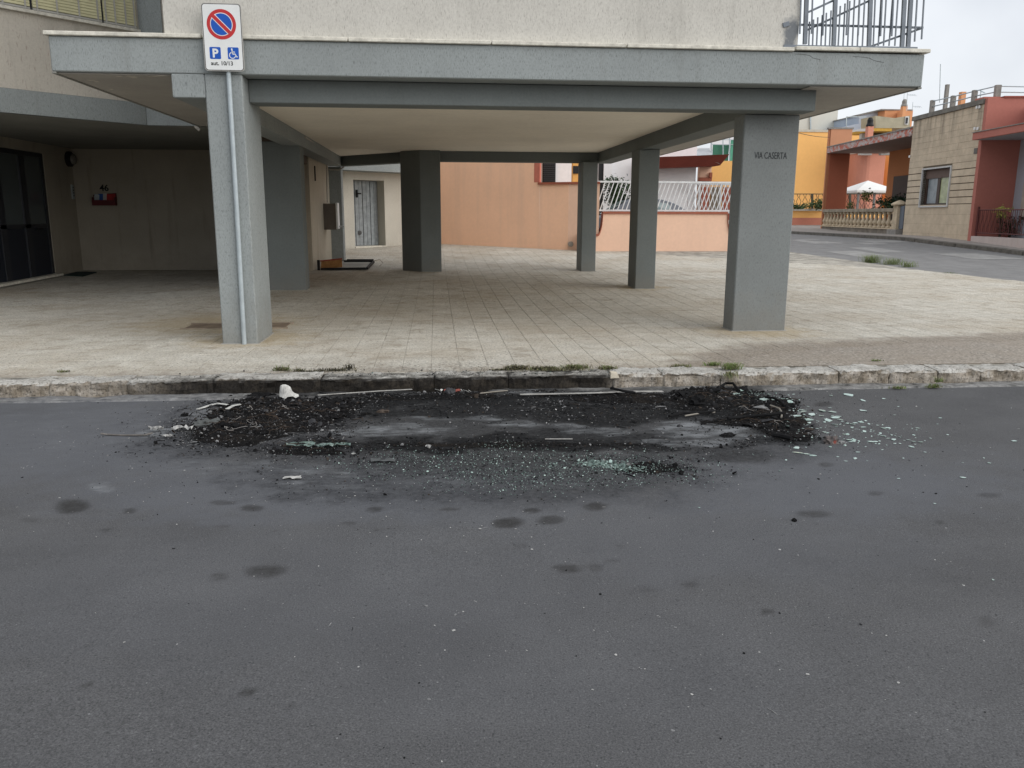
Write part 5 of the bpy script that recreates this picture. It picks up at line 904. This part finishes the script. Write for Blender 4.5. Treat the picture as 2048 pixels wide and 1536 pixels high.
def scatter(name, P, size, mats, mi, label, cat, zs_, tilt=.6, tw=(.35, .3, .15, .2)):
    """many small loose pieces joined as one object"""
    n = len(P); tp = RNG.choice(4, n, p=tw); V = []; Fc = []; M = []; off = 0
    for k in range(4):
        ids = np.where(tp == k)[0]
        if not len(ids): continue
        tv, tf = TPL[k]; m_ = len(ids); a = RNG.uniform(0, 2*np.pi, m_); tx_ = RNG.normal(0, tilt, m_); s = size[ids]
        v = tv[None]*s[:, None, None]*RNG.uniform(.7, 1.3, (m_, 1, 3))
        cy_, sy_ = np.cos(tx_)[:, None], np.sin(tx_)[:, None]; y = v[:, :, 1]*cy_-v[:, :, 2]*sy_; z = v[:, :, 1]*sy_+v[:, :, 2]*cy_; x = v[:, :, 0]
        ca, sa = np.cos(a)[:, None], np.sin(a)[:, None]; xw = x*ca-y*sa; yw = x*sa+y*ca; z = z-z.min(1, keepdims=True)*.8
        V.append(np.stack([xw+P[ids, 0:1], yw+P[ids, 1:2], z+zs_[ids][:, None]], -1).reshape(-1, 3))
        for i in range(m_):
            for f in tf: Fc.append(tuple(off+i*len(tv)+q for q in f))
        M += [int(q) for q in np.repeat(mi[ids], len(tf))]; off += m_*len(tv)
    me = bpy.data.meshes.new(name); me.from_pydata(np.concatenate(V), [], Fc)
    for q in mats: me.materials.append(q)
    me.polygons.foreach_set('material_index', M)
    o = bpy.data.objects.new(name, me); COL.objects.link(o); tag(o, label, cat, kind='stuff'); return o
def sample(lst, n, box_, pw=1.3, warp=1.):
    out = []; tot = 0
    cs = [road(cx+sx_*rx*1.7, min(1500, max(765, cy+sy_*ry*1.7+sy_*8))) for cx, cy, rx, ry, a in lst for sx_ in (-1, 1) for sy_ in (-1, 1)]
    box_ = (max(-5.5, min(q.x for q in cs)), min(6, max(q.x for q in cs)), min(q.y for q in cs), min(YK-.03, max(q.y for q in cs)))
    for _ in range(120):
        if tot >= n: break
        x = RNG.uniform(box_[0], box_[1], 40000); y = RNG.uniform(box_[2], box_[3], 40000); px, py = topx(x, y, ROAD)
        d = field(lst, px, py, x, y, warp, .7); k = RNG.random(40000) < d**pw; out.append(np.stack([x[k], y[k]], 1)); tot += k.sum()
    return np.concatenate(out)[:n]
CH = [plain('char_black', (.0085, .0085, .009), .85, .3, 30, spec=.12), plain('char_grey', (.035, .035, .037), .9, .3, 30, spec=.12), plain('char_brown', (.03, .022, .016), .9, .3, 30), plain('ash_grey', (.17, .17, .17), .95, .2, 30), plain('ash_white', (.36, .355, .34), .9, .15, 30)]
m, t, b = principled('mint_glass'); GL = m; g = noise(t, 60, 2)
t.links.new(ramp(t, g, [(.3, (.25, .36, .32)), (.7, (.46, .56, .52))]), b.inputs['Base Color']); b.inputs['Roughness'].default_value = .18; b.inputs['Specular IOR Level'].default_value = .6
m, t, b = principled('dull_green_glass'); GD2 = m; g = noise(t, 50, 2)
t.links.new(ramp(t, g, [(.3, (.05, .075, .068)), (.7, (.16, .225, .20))]), b.inputs['Base Color']); b.inputs['Roughness'].default_value = .25
def zat(P): return ROAD-DIP*smooth(7.0, 7.22, P[:, 1])+heap_h(P[:, 0], P[:, 1])*.85
P = sample(DEB, 21000, (-3.9, 3.1, 5.7, 7.26)); sz = np.clip(RNG.lognormal(np.log(.0052), .6, len(P)), .0022, .03)
scatter('burnt_debris', P, sz, CH, RNG.choice(5, len(P), p=(.62, .21, .075, .09, .005)), 'black charred scraps and cinders strewn over the burnt patch of road', 'debris', zat(P))
P = sample([(560, 835, 120, 34, 1), (470, 862, 90, 28, 1), (400, 850, 70, 24, .6), (1440, 795, 80, 22, 1), (1540, 830, 60, 30, 1), (900, 786, 130, 8, .8)], 260, None); sz = np.clip(RNG.lognormal(np.log(.019), .45, len(P)), .009, .05)
scatter('burnt_debris', P, sz, CH, RNG.choice(5, len(P), p=(.74, .16, .08, .02, 0)), 'larger charred chunks lying in the ash heaps on the road', 'debris', zat(P), tilt=.9)
P = sample([(1060, 925, 330, 26, .8), (1130, 945, 280, 30, 1), (900, 915, 160, 20, .7), (1290, 950, 120, 22, .8), (1000, 970, 160, 18, .5), (760, 905, 100, 12, .4)], 5200, (-2.6, 2.4, 5.0, 6.6)); sz = np.clip(RNG.lognormal(np.log(.0042), .4, len(P)), .002, .011)
scatter('glass_crumbs', P, sz, [GL, GD2, CH[0]], RNG.choice(3, len(P), p=(.16, .52, .32)), 'crumbled greenish window glass sprinkled on the road beside the ash', 'broken glass', zat(P), tilt=.8, tw=(.3, .6, 0, .1))
P = sample([(1225, 930, 42, 9, 1), (1250, 938, 30, 6, .7), (1115, 930, 14, 5, .6), (1150, 738, 60, 5, .0)], 420, (-.2, 2.2, 5.4, 6.4), warp=.6); sz = np.clip(RNG.lognormal(np.log(.011), .4, len(P)), .004, .018)
scatter('glass_crumbs', P, sz, [GL, GD2], RNG.choice(2, len(P), p=(.12, .88)), 'small green pile of shattered windscreen glass on the road', 'broken glass', zat(P), tilt=.4, tw=(.7, .3, 0, 0))
P = sample([(1510, 792, 75, 9, 1), (1590, 840, 70, 20, .5), (1700, 870, 130, 26, .35), (1660, 880, 50, 12, .6)], 420, (1.6, 4.6, 5.8, 7.2), warp=.5); sz = np.clip(RNG.lognormal(np.log(.007), .45, len(P)), .003, .018)
scatter('glass_crumbs', P, sz, [GL, GD2], RNG.choice(2, len(P), p=(.75, .25)), 'pale mint glass chips scattered around the larger shards', 'broken glass', zat(P), tilt=.15, tw=(.8, .2, 0, 0))
P = sample([(1024, 1000, 1100, 260, .5), (330, 870, 260, 60, .8), (420, 880, 120, 36, 1), (700, 980, 500, 60, .7), (1024, 1250, 1100, 300, .45)], 3000, (-5, 5.5, 2.4, 7.0), 1.5); sz = np.clip(RNG.lognormal(np.log(.0032), .5, len(P)), .0015, .012)
scatter('ash_flakes', P, sz, [CH[4], CH[3], CH[0]], RNG.choice(3, len(P), p=(.45, .3, .25)), 'tiny pale ash flakes and black specks scattered across the asphalt', 'ash flakes', zat(P), tilt=.2, tw=(.7, .1, .2, 0))
P = np.stack([RNG.normal(-.2, 1.1, 900), YK+np.abs(RNG.normal(.0, .16, 900))+.03], 1); P = P[P[:, 1] < YK+.7]; sz = np.clip(RNG.lognormal(np.log(.006), .5, len(P)), .002, .02)
scatter('ash_flakes', P, sz, [CH[0], CH[1], GD2], RNG.choice(3, len(P), p=(.6, .25, .15)), 'black flakes blown on to the kerb and paving above the fire', 'ash flakes', np.full(len(P), .002), tilt=.3, tw=(.5, .2, .3, 0))
P = sample([(470, 858, 110, 32, 1), (400, 860, 80, 30, 1), (560, 840, 120, 34, .6), (600, 885, 90, 14, .6), (330, 868, 50, 14, .7), (900, 787, 400, 8, .35), (1180, 815, 240, 24, .3)], 1500, None, 1.2); sz = np.clip(RNG.lognormal(np.log(.0048), .5, len(P)), .002, .016)
scatter('ash_flakes', P, sz, [CH[3], CH[4], CH[1]], RNG.choice(3, len(P), p=(.62, .05, .33)), 'pale curled ash flakes lying on top of the black heaps', 'ash flakes', zat(P)+.004, tilt=.5, tw=(.4, .1, .3, .2))
P = sample([(1440, 795, 90, 20, 1), (1545, 828, 60, 30, 1), (1590, 872, 40, 12, .8), (540, 835, 110, 26, .7)], 110, None, 1.); sz = np.clip(RNG.lognormal(np.log(.042), .35, len(P)), .022, .085)
scatter('burnt_debris', P, sz, CH, RNG.choice(5, len(P), p=(.82, .13, .03, .02, 0)), 'ragged black sheets of melted trim heaped on the road', 'debris', zat(P)-.006, tilt=.28, tw=(.55, .05, .1, .3))
P = sample([(560, 835, 130, 36, 1), (470, 862, 100, 34, 1), (400, 872, 90, 26, .7), (640, 880, 90, 18, .7), (1450, 805, 110, 30, .6), (1560, 850, 70, 34, .6), (900, 787, 380, 9, .5), (1190, 815, 240, 26, .4), (1290, 935, 120, 18, .5)], 1900, None, 1.); sz = np.clip(RNG.lognormal(np.log(.011), .45, len(P)), .004, .03)
scatter('burnt_strand', P, sz, [CH[0], CH[1], CH[2], CH[3]], RNG.choice(4, len(P), p=(.42, .3, .16, .12)), 'brittle thin charred strands matted over the ash', 'debris', zat(P)+.002, tilt=.35, tw=(0, 0, 1, 0))
P = sample([(1000, 900, 640, 90, .5), (500, 880, 260, 70, .6), (1500, 860, 260, 70, .5)], 5000, None, 1.); sz = np.clip(RNG.lognormal(np.log(.0036), .55, len(P)), .0015, .014)
scatter('burnt_debris', P, sz, CH, RNG.choice(5, len(P), p=(.6, .22, .08, .09, .01)), 'thin scatter of fine black grit around the burnt patch', 'debris', zat(P), tilt=.5)
# singed wires in the wreckage
mb = MB()
for k in range(150):
    q = random.choice([(560, 835, 110, 26), (470, 862, 80, 22), (1440, 800, 80, 16), (1540, 835, 60, 26), (620, 890, 80, 14)]); c = road(q[0]+random.gauss(0, .5)*q[2], q[1]+random.gauss(0, .5)*q[3]); pts = []; p = Vector((c.x, c.y, 0)); a = random.uniform(0, 6.28)
    hgt = float(heap_h(np.array([c.x]), np.array([min(c.y, YK-.02)]))[0])
    for j in range(7): pts.append((p.x, min(p.y, YK-.03), ROAD+hgt+.004+random.uniform(0, .03)*math.sin(j/6*3.14))); a += random.gauss(0, .7); p += Vector((math.cos(a), math.sin(a)*.8, 0))*random.uniform(.015, .045)
    mb.mi = random.choice([0, 0, 0, 0, 1, 1, 1, 1, 2]); mb.tube(pts, random.uniform(.001, .0024), 4)
tag(mb.build('burnt_wire', [CH[0], plain('rust_wire', (.045, .03, .02), .8), plain('bare_metal', (.28, .26, .24), .5)], fixn=False), 'tangle of thin singed wires lying in the ash heaps', 'wire', kind='stuff')
# individual pieces ------------------------------------------------
def zroad(x, y): return ROAD-DIP*float(smooth(7.0, 7.22, np.array(y)))+float(heap_h(np.array([x]), np.array([min(y, YK-.02)]))[0])*.8
def one(o, label, cat, group=None): return tag(recentre(o), label, cat, group)
def wad(name, px, py, r, mat, label, cat, n=14, sq=.55, jag=.45, dz=0):
    """a crumpled lump"""
    c = road(px, py); bm = bmesh.new(); bmesh.ops.create_icosphere(bm, subdivisions=3, radius=1)
    s0 = random.uniform(0, 90)
    for v in bm.verts:
        d = v.co.normalized(); k = 1+jag*(abs(math.sin(5*d.x+s0)*math.cos(6*d.y+2*s0)+math.sin(9*d.z+d.x*7+s0)*.6)-.6)
        v.co = Vector((d.x*r[0]*k, d.y*r[1]*k, max(-.05*r[2], d.z*r[2]*k)))
    me = bpy.data.meshes.new(name); bm.to_mesh(me); bm.free(); me.materials.append(mat); me.transform(Matrix.Rotation(random.uniform(-.3, .3), 4, 'Z'))
    o = bpy.data.objects.new(name, me); COL.objects.link(o); o.location = (c.x, c.y, zroad(c.x, c.y)+dz); return tag(o, label, cat)
SCW = plain('scorched_white', (.46, .455, .43), .8, .35, 18); CHARB = CH[0]
c = road(572, 793, ROAD+.02); mb = MB(); n = 16; rings = [(.062, 0), (.05, .035), (.043, .07), (.034, .095), (.012, .105)]
vs = []; 
for i, (r_, z) in enumerate(rings):
    for j in range(n): a = 2*math.pi*j/n; k = 1+.16*math.sin(3*a+1)+.08*math.sin(7*a+i); ex = 1.55 if i == 0 and math.cos(a-.1) > .6 else 1; vs.append((c.x+r_*k*ex*math.cos(a)+z*-.12, c.y+r_*k*math.sin(a)*.8, c.z+z+.012*math.sin(5*a+i)*(i < 3)))
mb.add(vs, [(i*n+j, i*n+(j+1) % n, (i+1)*n+(j+1) % n, (i+1)*n+j) for i in range(len(rings)-1) for j in range(n)]+[tuple(range((len(rings)-1)*n, len(rings)*n))]); one(mb.build('crumpled_cup', SCW, smooth=False), 'crumpled white cup-like scrap standing against the blackened kerb', 'scrap')
wad('charred_lump', 525, 790, (.12, .05, .045), CHARB, 'long black charred lump at the kerb beside the white crumpled cup', 'charred lump')
wad('charred_lump', 900, 790, (.05, .04, .05), plain('dark_slag', (.03, .031, .034), .6), 'angular dark lump at the kerb below the red and white scraps', 'charred lump', jag=.25)
wad('charred_lump', 1395, 812, (.07, .05, .06), CHARB, 'rounded black lump in the bigger ash heap by the clean kerb', 'charred lump')
wad('charred_lump', 765, 825, (.055, .03, .022), plain('brown_slag', (.06, .045, .035), .8), 'small brown lump alone on the smooth grey ash', 'charred lump')
wad('charred_lump', 415, 850, (.10, .06, .04), plain('grey_slag', (.085, .09, .088), .9), 'grey mossy-looking lump at the thin end of the ash heap', 'charred lump')
wad('charred_lump', 369, 832, (.03, .025, .025), CHARB, 'small black clod on bare asphalt beside the grey lump', 'charred lump')
wad('charred_lump', 1588, 1042, (.014, .012, .014), CHARB, 'single black pebble-sized cinder alone on clean asphalt', 'cinder')
wad('charred_lump', 1455, 872, (.06, .04, .02), CHARB, 'flat black lump on the pale ash between the wheel marks', 'charred lump')
RC = plain('burnt_red_plastic', (.22, .06, .045), .7, .3, 20)
T = thing('burnt_lamp_scrap', (road(1663, 886).x, road(1663, 886).y, ROAD), 'melted lump with a red fragment on top among the mint shards', 'scrap')
for nm, dx, dy, r, mt in (('melted_body', 0, 0, (.055, .04, .05), plain('melted_grey', (.10, .085, .08), .7, .3, 30)), ('red_fragment', .004, -.03, (.014, .010, .032), RC), ('ash_skirt', .05, -.01, (.05, .035, .018), CH[3])):
    o = wad(nm, 1663, 886, r, mt, None, None); o.parent = T; o.location = (dx, dy, .002)
T = thing('red_white_scraps', (road(905, 783).x, road(905, 783).y, ROAD), 'scraps of red and white melted plastic on black debris at the kerb', 'scrap')
for k in range(9):
    c = road(875+k*8, 781+(k % 3)*2); mb = MB(); r = random.uniform(.012, .03); a = random.uniform(0, 3); d = Vector((math.cos(a), math.sin(a), .2))*r; e = Vector((-math.sin(a), math.cos(a), .5))*r*.5; p = Vector((c.x, min(c.y, YK-.05), zroad(c.x, c.y)+.02))
    mb.prism([p-d-e, p+d-e*.6, p+d*.7+e, p-d*.5+e*1.2], (0, 0, .004)).build('scrap', RC if k in (2, 3, 5) else SCW, T)
def strip(name, pxs, w, mat, label, cat, th=.004, dz=.012, n_=1):
    pts = [road(x, y) for x, y in pxs]; mb = MB(); L = []
    for i, p in enumerate(pts): d = (pts[min(i+1, len(pts)-1)]-pts[max(i-1, 0)]).normalized(); s = Vector((-d.y, d.x, 0))*w/2; z = zroad(p.x, p.y)+dz; L.append((Vector((p.x, p.y, z)), s))
    for (a, s), (c, s2) in zip(L[:-1], L[1:]): mb.add([a-s, a+s, c+s2, c-s2, a-s+Vector((0, 0, th)), a+s+Vector((0, 0, th)), c+s2+Vector((0, 0, th)), c-s2+Vector((0, 0, th))], [(0, 3, 2, 1), (4, 5, 6, 7), (0, 1, 5, 4), (1, 2, 6, 5), (2, 3, 7, 6), (3, 0, 4, 7)])
    return one(mb.build(name, mat), label, cat)
ALU = plain('scorched_aluminium', (.40, .39, .37), .5, .3, 14, metal=.2)
strip('metal_strip', [(636, 801), (700, 793.5), (760, 789), (824, 782)], .022, ALU, 'long straight pale metal strip slanting across the black debris to the kerb', 'metal strip', dz=.03)
strip('metal_strip', [(1040, 794), (1110, 793), (1180, 793.5), (1248, 792)], .035, ALU, 'flat pale strip for the bare gutter cement in the black debris', 'metal strip', dz=.022)  # bare gutter cement showing between the debris, put in as a flat strip
strip('metal_strip', [(1268, 792.5), (1325, 789)], .04, ALU, 'short flat pale strip for bare gutter cement beside the long one', 'metal strip', dz=.026)  # second stretch of bare gutter cement, likewise put in as a strip
strip('metal_strip', [(395, 822), (420, 814), (435, 811), (455, 814)], .028, SCW, 'pale bent strip at the edge of the ash heap', 'metal strip', dz=.012)
strip('metal_strip', [(1090, 880), (1145, 880)], .010, ALU, 'thin pale sliver on the dark band of soot mid-road', 'metal strip', dz=.006)
strip('metal_strip', [(455, 830), (468, 822), (482, 820)], .03, SCW, 'small pale curl of metal on the ash heap', 'metal strip', dz=.04)
mb = MB(); mb.tube([tuple(road(x, y, ROAD+z)) for x, y, z in ((201, 867, .02), (215, 869, .008), (245, 870.5, .006), (290, 870, .012), (305, 866, .02))], .0065, 6); one(mb.build('metal_rod', plain('rod_steel', (.12, .11, .10), .5, .3, 20)), 'thin dark metal rod bent up at one end lying clear of the ash', 'metal rod')
for k, (pts, r, lb) in enumerate((([(1338, 838), (1365, 832), (1400, 831), (1432, 828)], .011, 'long black burnt hose on the brownish soot'), ([(1455, 846), (1490, 842), (1535, 843), (1565, 841)], .012, 'black flexible trim lying above the pale ash patch'), ([(1370, 836), (1410, 829), (1430, 829)], .006, 'thin grey rod alongside the black burnt hose'),
        ([(1435, 788), (1450, 780), (1465, 782), (1478, 792)], .012, 'arched black rubber seal on the heap by the clean gutter'), ([(1530, 800), (1548, 804), (1562, 812), (1570, 822)], .011, 'black rubber seal curling down among mint glass'), ([(1540, 822), (1558, 828), (1563, 838), (1562, 846)], .007, 'thin pale curved rim on the black heap'),
        ([(1545, 878), (1560, 880), (1582, 885)], .018, 'short thick black tube at the outer edge of the ash'), ([(640, 782), (655, 790), (690, 793)], .008, 'short black hose by the foot of the burnt kerb'), ([(960, 793), (985, 788), (1015, 783)], .006, 'thin grey wire leaning against the burnt kerb'), ([(1225, 775), (1222, 790), (1245, 797), (1270, 796)], .012, 'black cable loop hanging off the burnt kerb end'))):
    P3 = [road(x, y) for x, y in pts]; mb = MB(); q = [(p.x, min(p.y, YK-.03), zroad(p.x, p.y)+r+.012+.03*(k in (3, 9))*math.sin(math.pi*i/(len(P3)-1))) for i, p in enumerate(P3)]; mb.tube(q, r, 7); one(mb.build('burnt_hose', plain('bone_grey', (.22, .20, .17), .7) if k in (2, 5, 8) else CHARB), lb, 'hose')
mb = MB(); c = road(545, 857); mb.tube([(c.x+.045*math.cos(a*.5), c.y+.04*math.sin(a*.5), ROAD+.07+.006*a) for a in range(0, 13)], .003, 5); one(mb.build('wire_coil', plain('rust_wire', (.10, .055, .03), .8)), 'rusty wire ring standing out of the bigger brown ash heap', 'wire')
def sheet_scrap(px, py, w, label, mat=None, name='torn_sheet', lift=.02):
    c = road(px, py); z = zroad(c.x, c.y)+.006; mb = MB(); n = 5; vs = []
    for i in range(n+1):
        for j in range(4): vs.append((c.x+w*(i/n-.5)+random.uniform(-.008, .008), c.y+w*.45*(j/3-.5)+random.uniform(-.012, .012), z+lift*abs(math.sin(i*1.9+j*1.3+px))))
    mb.add(vs, [(i*4+j, (i+1)*4+j, (i+1)*4+j+1, i*4+j+1) for i in range(n) for j in range(3) if random.random() > .12]); return one(mb.build(name, mat or SCW, fixn=False), label, 'scrap')
SCW = plain('smoked_white', (.36, .355, .34), .8, .3, 22)
sheet_scrap(312, 864, .10, 'torn white scrap of sheet at the tip of the metal rod', lift=.04); sheet_scrap(366, 862, .14, 'larger torn white scrap between the rod and the ash heap', lift=.035); sheet_scrap(335, 876, .07, 'tiny white scrap in front of the torn white sheets'); sheet_scrap(585, 957, .10, 'flat white paint flake alone on the bluish asphalt', lift=.006); sheet_scrap(857, 898, .035, 'small bright white chip on the black soot band', lift=.025)
sheet_scrap(767, 922, .16, 'flat grey plate on the sooty glass-sprinkled asphalt', plain('grey_plate', (.075, .08, .082), .6), lift=.008)
for px, py, w, lb in ((602, 893, .19, 'largest dull green glass plate at the front of the ash heap'), (650, 896, .12, 'dull green glass plate next to the largest one'), (685, 893, .10, 'small curled green glass plate beside the other green plates')): sheet_scrap(px, py, w, lb, GD2, 'glass_plate', .02)
# mint shards, each lying free on the asphalt
SH = [(580, 160, 90), (390, 110, 60), (350, 140, 60), (480, 115, 50), (620, 115, 50), (655, 165, 60), (740, 160, 60), (790, 185, 70), (700, 190, 50), (815, 115, 25), (1110, 125, 50), (1255, 122, 80), (1525, 150, 40), (1360, 163, 50), (1640, 212, 20), (1175, 100, 25), (1100, 222, 30), (930, 212, 25), (870, 260, 90), (960, 275, 90), (1035, 285, 40), (800, 270, 50), (880, 240, 50), (1040, 245, 80), (1120, 255, 70), (840, 305, 70), (920, 318, 80), (940, 340, 50), (1010, 328, 20), (1085, 320, 70), (1060, 335, 40), (1140, 300, 70), (1165, 290, 50), (1180, 315, 50), (1125, 285, 40), (1200, 328, 25), (1135, 352, 50), (1185, 352, 25), (1240, 345, 40), (1275, 350, 50), (1300, 342, 45), (1350, 335, 50), (1385, 325, 30), (1410, 350, 35), (1275, 378, 30), (1365, 375, 40), (1480, 360, 30), (1525, 383, 50), (1565, 382, 45), (1795, 382, 35), (1375, 408, 40), (1060, 415, 40), (1085, 420, 30), (1240, 432, 40), (1210, 430, 30), (1500, 423, 40), (1525, 445, 50), (1590, 438, 30), (1610, 440, 20), (1560, 463, 35), (1605, 473, 55), (1690, 480, 20), (1720, 475, 30), (1760, 487, 35), (1815, 492, 40), (1615, 503, 30), (1655, 505, 30), (1775, 510, 20), (1495, 485, 25), (1430, 490, 60), (1465, 490, 40), (1250, 475, 60), (1290, 480, 60), (1330, 485, 35), (1270, 490, 40), (1745, 530, 45), (1320, 572, 35), (1850, 572, 25), (840, 540, 70), (850, 578, 80), (920, 588, 60), (970, 600, 50), (1165, 608, 25), (1300, 622, 45), (1228, 643, 30), (1395, 640, 15), (1680, 620, 25), (1895, 462, 20), (1970, 302, 25), (1610, 278, 20), (1950, 350, 20), (2030, 435, 20), (1355, 243, 50), (1385, 245, 30), (950, 380, 40), (1000, 385, 25), (890, 385, 20), (1105, 530, 40)]
SH = [(1380+x/3.94, 760+y/3.94, w/3.94) for x, y, w in SH]+[(2028, 883, 10), (1925, 956, 12), (1978, 927, 10), (1925, 926, 5), (1968, 917, 5), (1986, 1161, 8), (1869, 1008, 5), (1797, 958, 6), (1398, 1016, 5)]
tm = []
for k in range(9):
    n = random.randint(4, 6); pts = [(.5*math.cos(2*math.pi*j/n+random.uniform(-.35, .35))*random.uniform(.75, 1.15), .42*math.sin(2*math.pi*j/n+random.uniform(-.35, .35))*random.uniform(.7, 1.1), 0) for j in range(n)]
    mb = MB().prism(pts, (0, 0, .035)); me = bpy.data.meshes.new('glass_shard'); me.from_pydata(mb.v, [], mb.f); me.materials.append(GL); bm = bmesh.new(); bm.from_mesh(me); bmesh.ops.recalc_face_normals(bm, faces=bm.faces); bm.to_mesh(me); bm.free(); tm.append(me)
def shard_label(x, y, w):
    sz_ = 'large' if w > 17 else 'mid-sized' if w > 9 else 'small'
    if y < 796 and x < 1600: return sz_+' mint glass shard where the black heap meets the pale gutter'
    if y < 820: return sz_+' pale glass shard lying alone between the gutter and the dense shards'
    if y > 1000 and x > 1900: return 'lone glass shard far out on clean asphalt, lowest of them all'
    if y > 1000: return 'tiny lone glass chip on clean asphalt away from the ash'
    if x > 1900: return sz_+' stray glass shard on clean asphalt at the far end of the spread'
    if y > 893: return sz_+' glass shard lying nearer the road middle than the red-topped melted lump'
    if 1680 < x < 1730 and y > 866: return sz_+' glass shard clustered beside the red-topped melted lump'
    if x < 1640: return sz_+' mint glass shard in the dense patch touching the black ash'
    if x < 1720: return sz_+' glass shard in the middle of the fan of shards'
    if y < 862: return sz_+' glass shard in the thin outer fan on the kerb side'
    return sz_+' glass shard in the thin outer fan on the road side'
for x, y, w in SH:
    c = road(x, y); s = max(.016, w/1634.79*(c-EYE).length*.98); o = bpy.data.objects.new('glass_shard', random.choice(tm)); COL.objects.link(o); o.location = (c.x, c.y, zroad(c.x, c.y)+.003+s*.02); o.scale = (s, s*random.uniform(.7, 1.1), min(s, .07)); o.rotation_euler = (random.gauss(0, .07), random.gauss(0, .07), random.uniform(0, 6.28))
    tag(o, shard_label(x, y, w), 'glass shard', 'glass shards thrown out from the burnt patch')
# ------------------------------------------------------------------ weeds
GR_ = [plain('grass_green', (.13, .19, .05), .7, .25, 20), plain('grass_pale', (.22, .23, .11), .7, .25, 20), plain('weed_dry', (.14, .125, .07), .9, .3, 20), plain('weed_burnt', (.03, .028, .02), .9, .3, 20)]
def tuft(px, py, z, rx, ry, h, n, mix, label, fall=.0, ground=None):
    c = atz(px, py, z) if ground is None else ground; mb = MB()
    for k in range(n):
        p = Vector((c.x+random.gauss(0, .45)*rx, c.y+random.gauss(0, .4)*ry, z)); a = random.uniform(0, 6.28); L = h*random.uniform(.4, 1.2); out = Vector((math.cos(a), math.sin(a), 0))*L*random.uniform(.3, 1.5); s = Vector((-math.sin(a), math.cos(a), 0))*random.uniform(.0018, .0042)
        m_ = p+out*.45+Vector((0, 0, L*.6)); e = p+out+Vector((0, -fall*L, L*random.uniform(.15, .9)-fall*L)); mb.mi = random.choices(range(4), mix)[0]
        mb.add([p-s, p+s, m_+s*.8, m_-s*.8, e], [(0, 1, 2, 3), (3, 2, 4)])
    return one(mb.build('weed_tuft', GR_, fixn=False), label, 'weeds', 'weeds growing along the kerb')
K = .002
tuft(566, 741, K, .09, .035, .06, 150, (2, 2, 5, 2), 'small dull green weed in the kerb joint above the white cup'); tuft(600, 742, K, .06, .03, .035, 70, (1, 1, 4, 4), 'low withered weed next to the dull green one'); tuft(672, 741, K, .22, .02, .04, 150, (0, 0, 3, 6), 'line of scorched weeds in the joint above the pale metal strip'); tuft(698, 737, K, .05, .03, .065, 60, (0, 0, 2, 6), 'scorched upright weed ending the blackened line')
tuft(1010, 740, K, .2, .02, .022, 260, (0, 1, 6, 5), 'flat dry stems trailing at the start of the long kerb row'); tuft(1120, 741, K, .3, .03, .025, 420, (0, 2, 7, 3), 'trampled straw lying along the long kerb row'); tuft(640, 743, K, .3, .018, .02, 260, (0, 0, 4, 6), 'flat scorched stems lying along the joint by the pale metal strip')
tuft(1035, 738, K, .12, .03, .055, 260, (0, 1, 5, 4), 'dry brown weeds starting the long row above the burnt kerb'); tuft(1090, 739, K, .15, .03, .045, 340, (1, 1, 6, 3), 'dry matted weeds in the middle of the long kerb row'); tuft(1150, 737, K, .13, .03, .055, 340, (2, 2, 6, 1), 'greenish dry weeds near the end of the long kerb row'); tuft(1215, 738, K, .10, .04, .05, 170, (1, 2, 6, 1), 'flattened straw-like weed above the chipped kerb corner')
tuft(1362, 734, K, .11, .035, .04, 150, (1, 2, 6, 0), 'straw-coloured low weed on the clean kerb'); tuft(1424, 731, K, .08, .03, .05, 130, (6, 2, 1, 0), 'bright green weed on the kerb beside the larger tuft'); tuft(1462, 738, K, .09, .045, .085, 230, (6, 3, 1, 0), 'larger green grass tuft spilling over the kerb edge', fall=.12); tuft(1460, 752, -.02, .07, .02, .07, 90, (1, 2, 6, 1), 'dry roots and stems hanging down the kerb face', fall=.9)
tuft(1754, 722, .008, .06, .02, .025, 60, (5, 3, 1, 0), 'tiny green weed in the worn screed'); tuft(126, 744, K, .07, .03, .03, 70, (2, 1, 5, 1), 'tiny dark weed in the kerb joint near the porch entrance'); tuft(1796, 777, ROAD+.01, .09, .025, .035, 90, (4, 4, 2, 0), 'low green weed in the gutter under the kerb'); tuft(1868, 775, ROAD+.01, .08, .03, .05, 110, (5, 4, 1, 0), 'green weed in the gutter nearer the frame edge'); tuft(1876, 764, ROAD+.06, .05, .02, .07, 50, (3, 3, 3, 0), 'wispy weed growing from the kerb face joint')
for px, py, rx, h, n, lb in ((1734, 523.5, .28, .32, 300, 'leafy bright green weed clump at the corner of the side street'), (1775, 527, .3, .25, 240, 'paler grassy clump in the middle of the corner weeds'), (1808, 532, .22, .22, 150, 'sparse grass at the end of the corner weeds'), (1890, 545, .2, .06, 60, 'flat weed at the edge of the side street')):
    g_ = atg(px, py); o = tuft(px, py, zs(g_.y), rx, .12, h, n, (6, 4, 0, 0), lb, ground=Vector((g_.x+.12, g_.y, 0))); o.data.transform(Matrix.Diagonal((1, 1, 1, 1)))
    mb = MB()
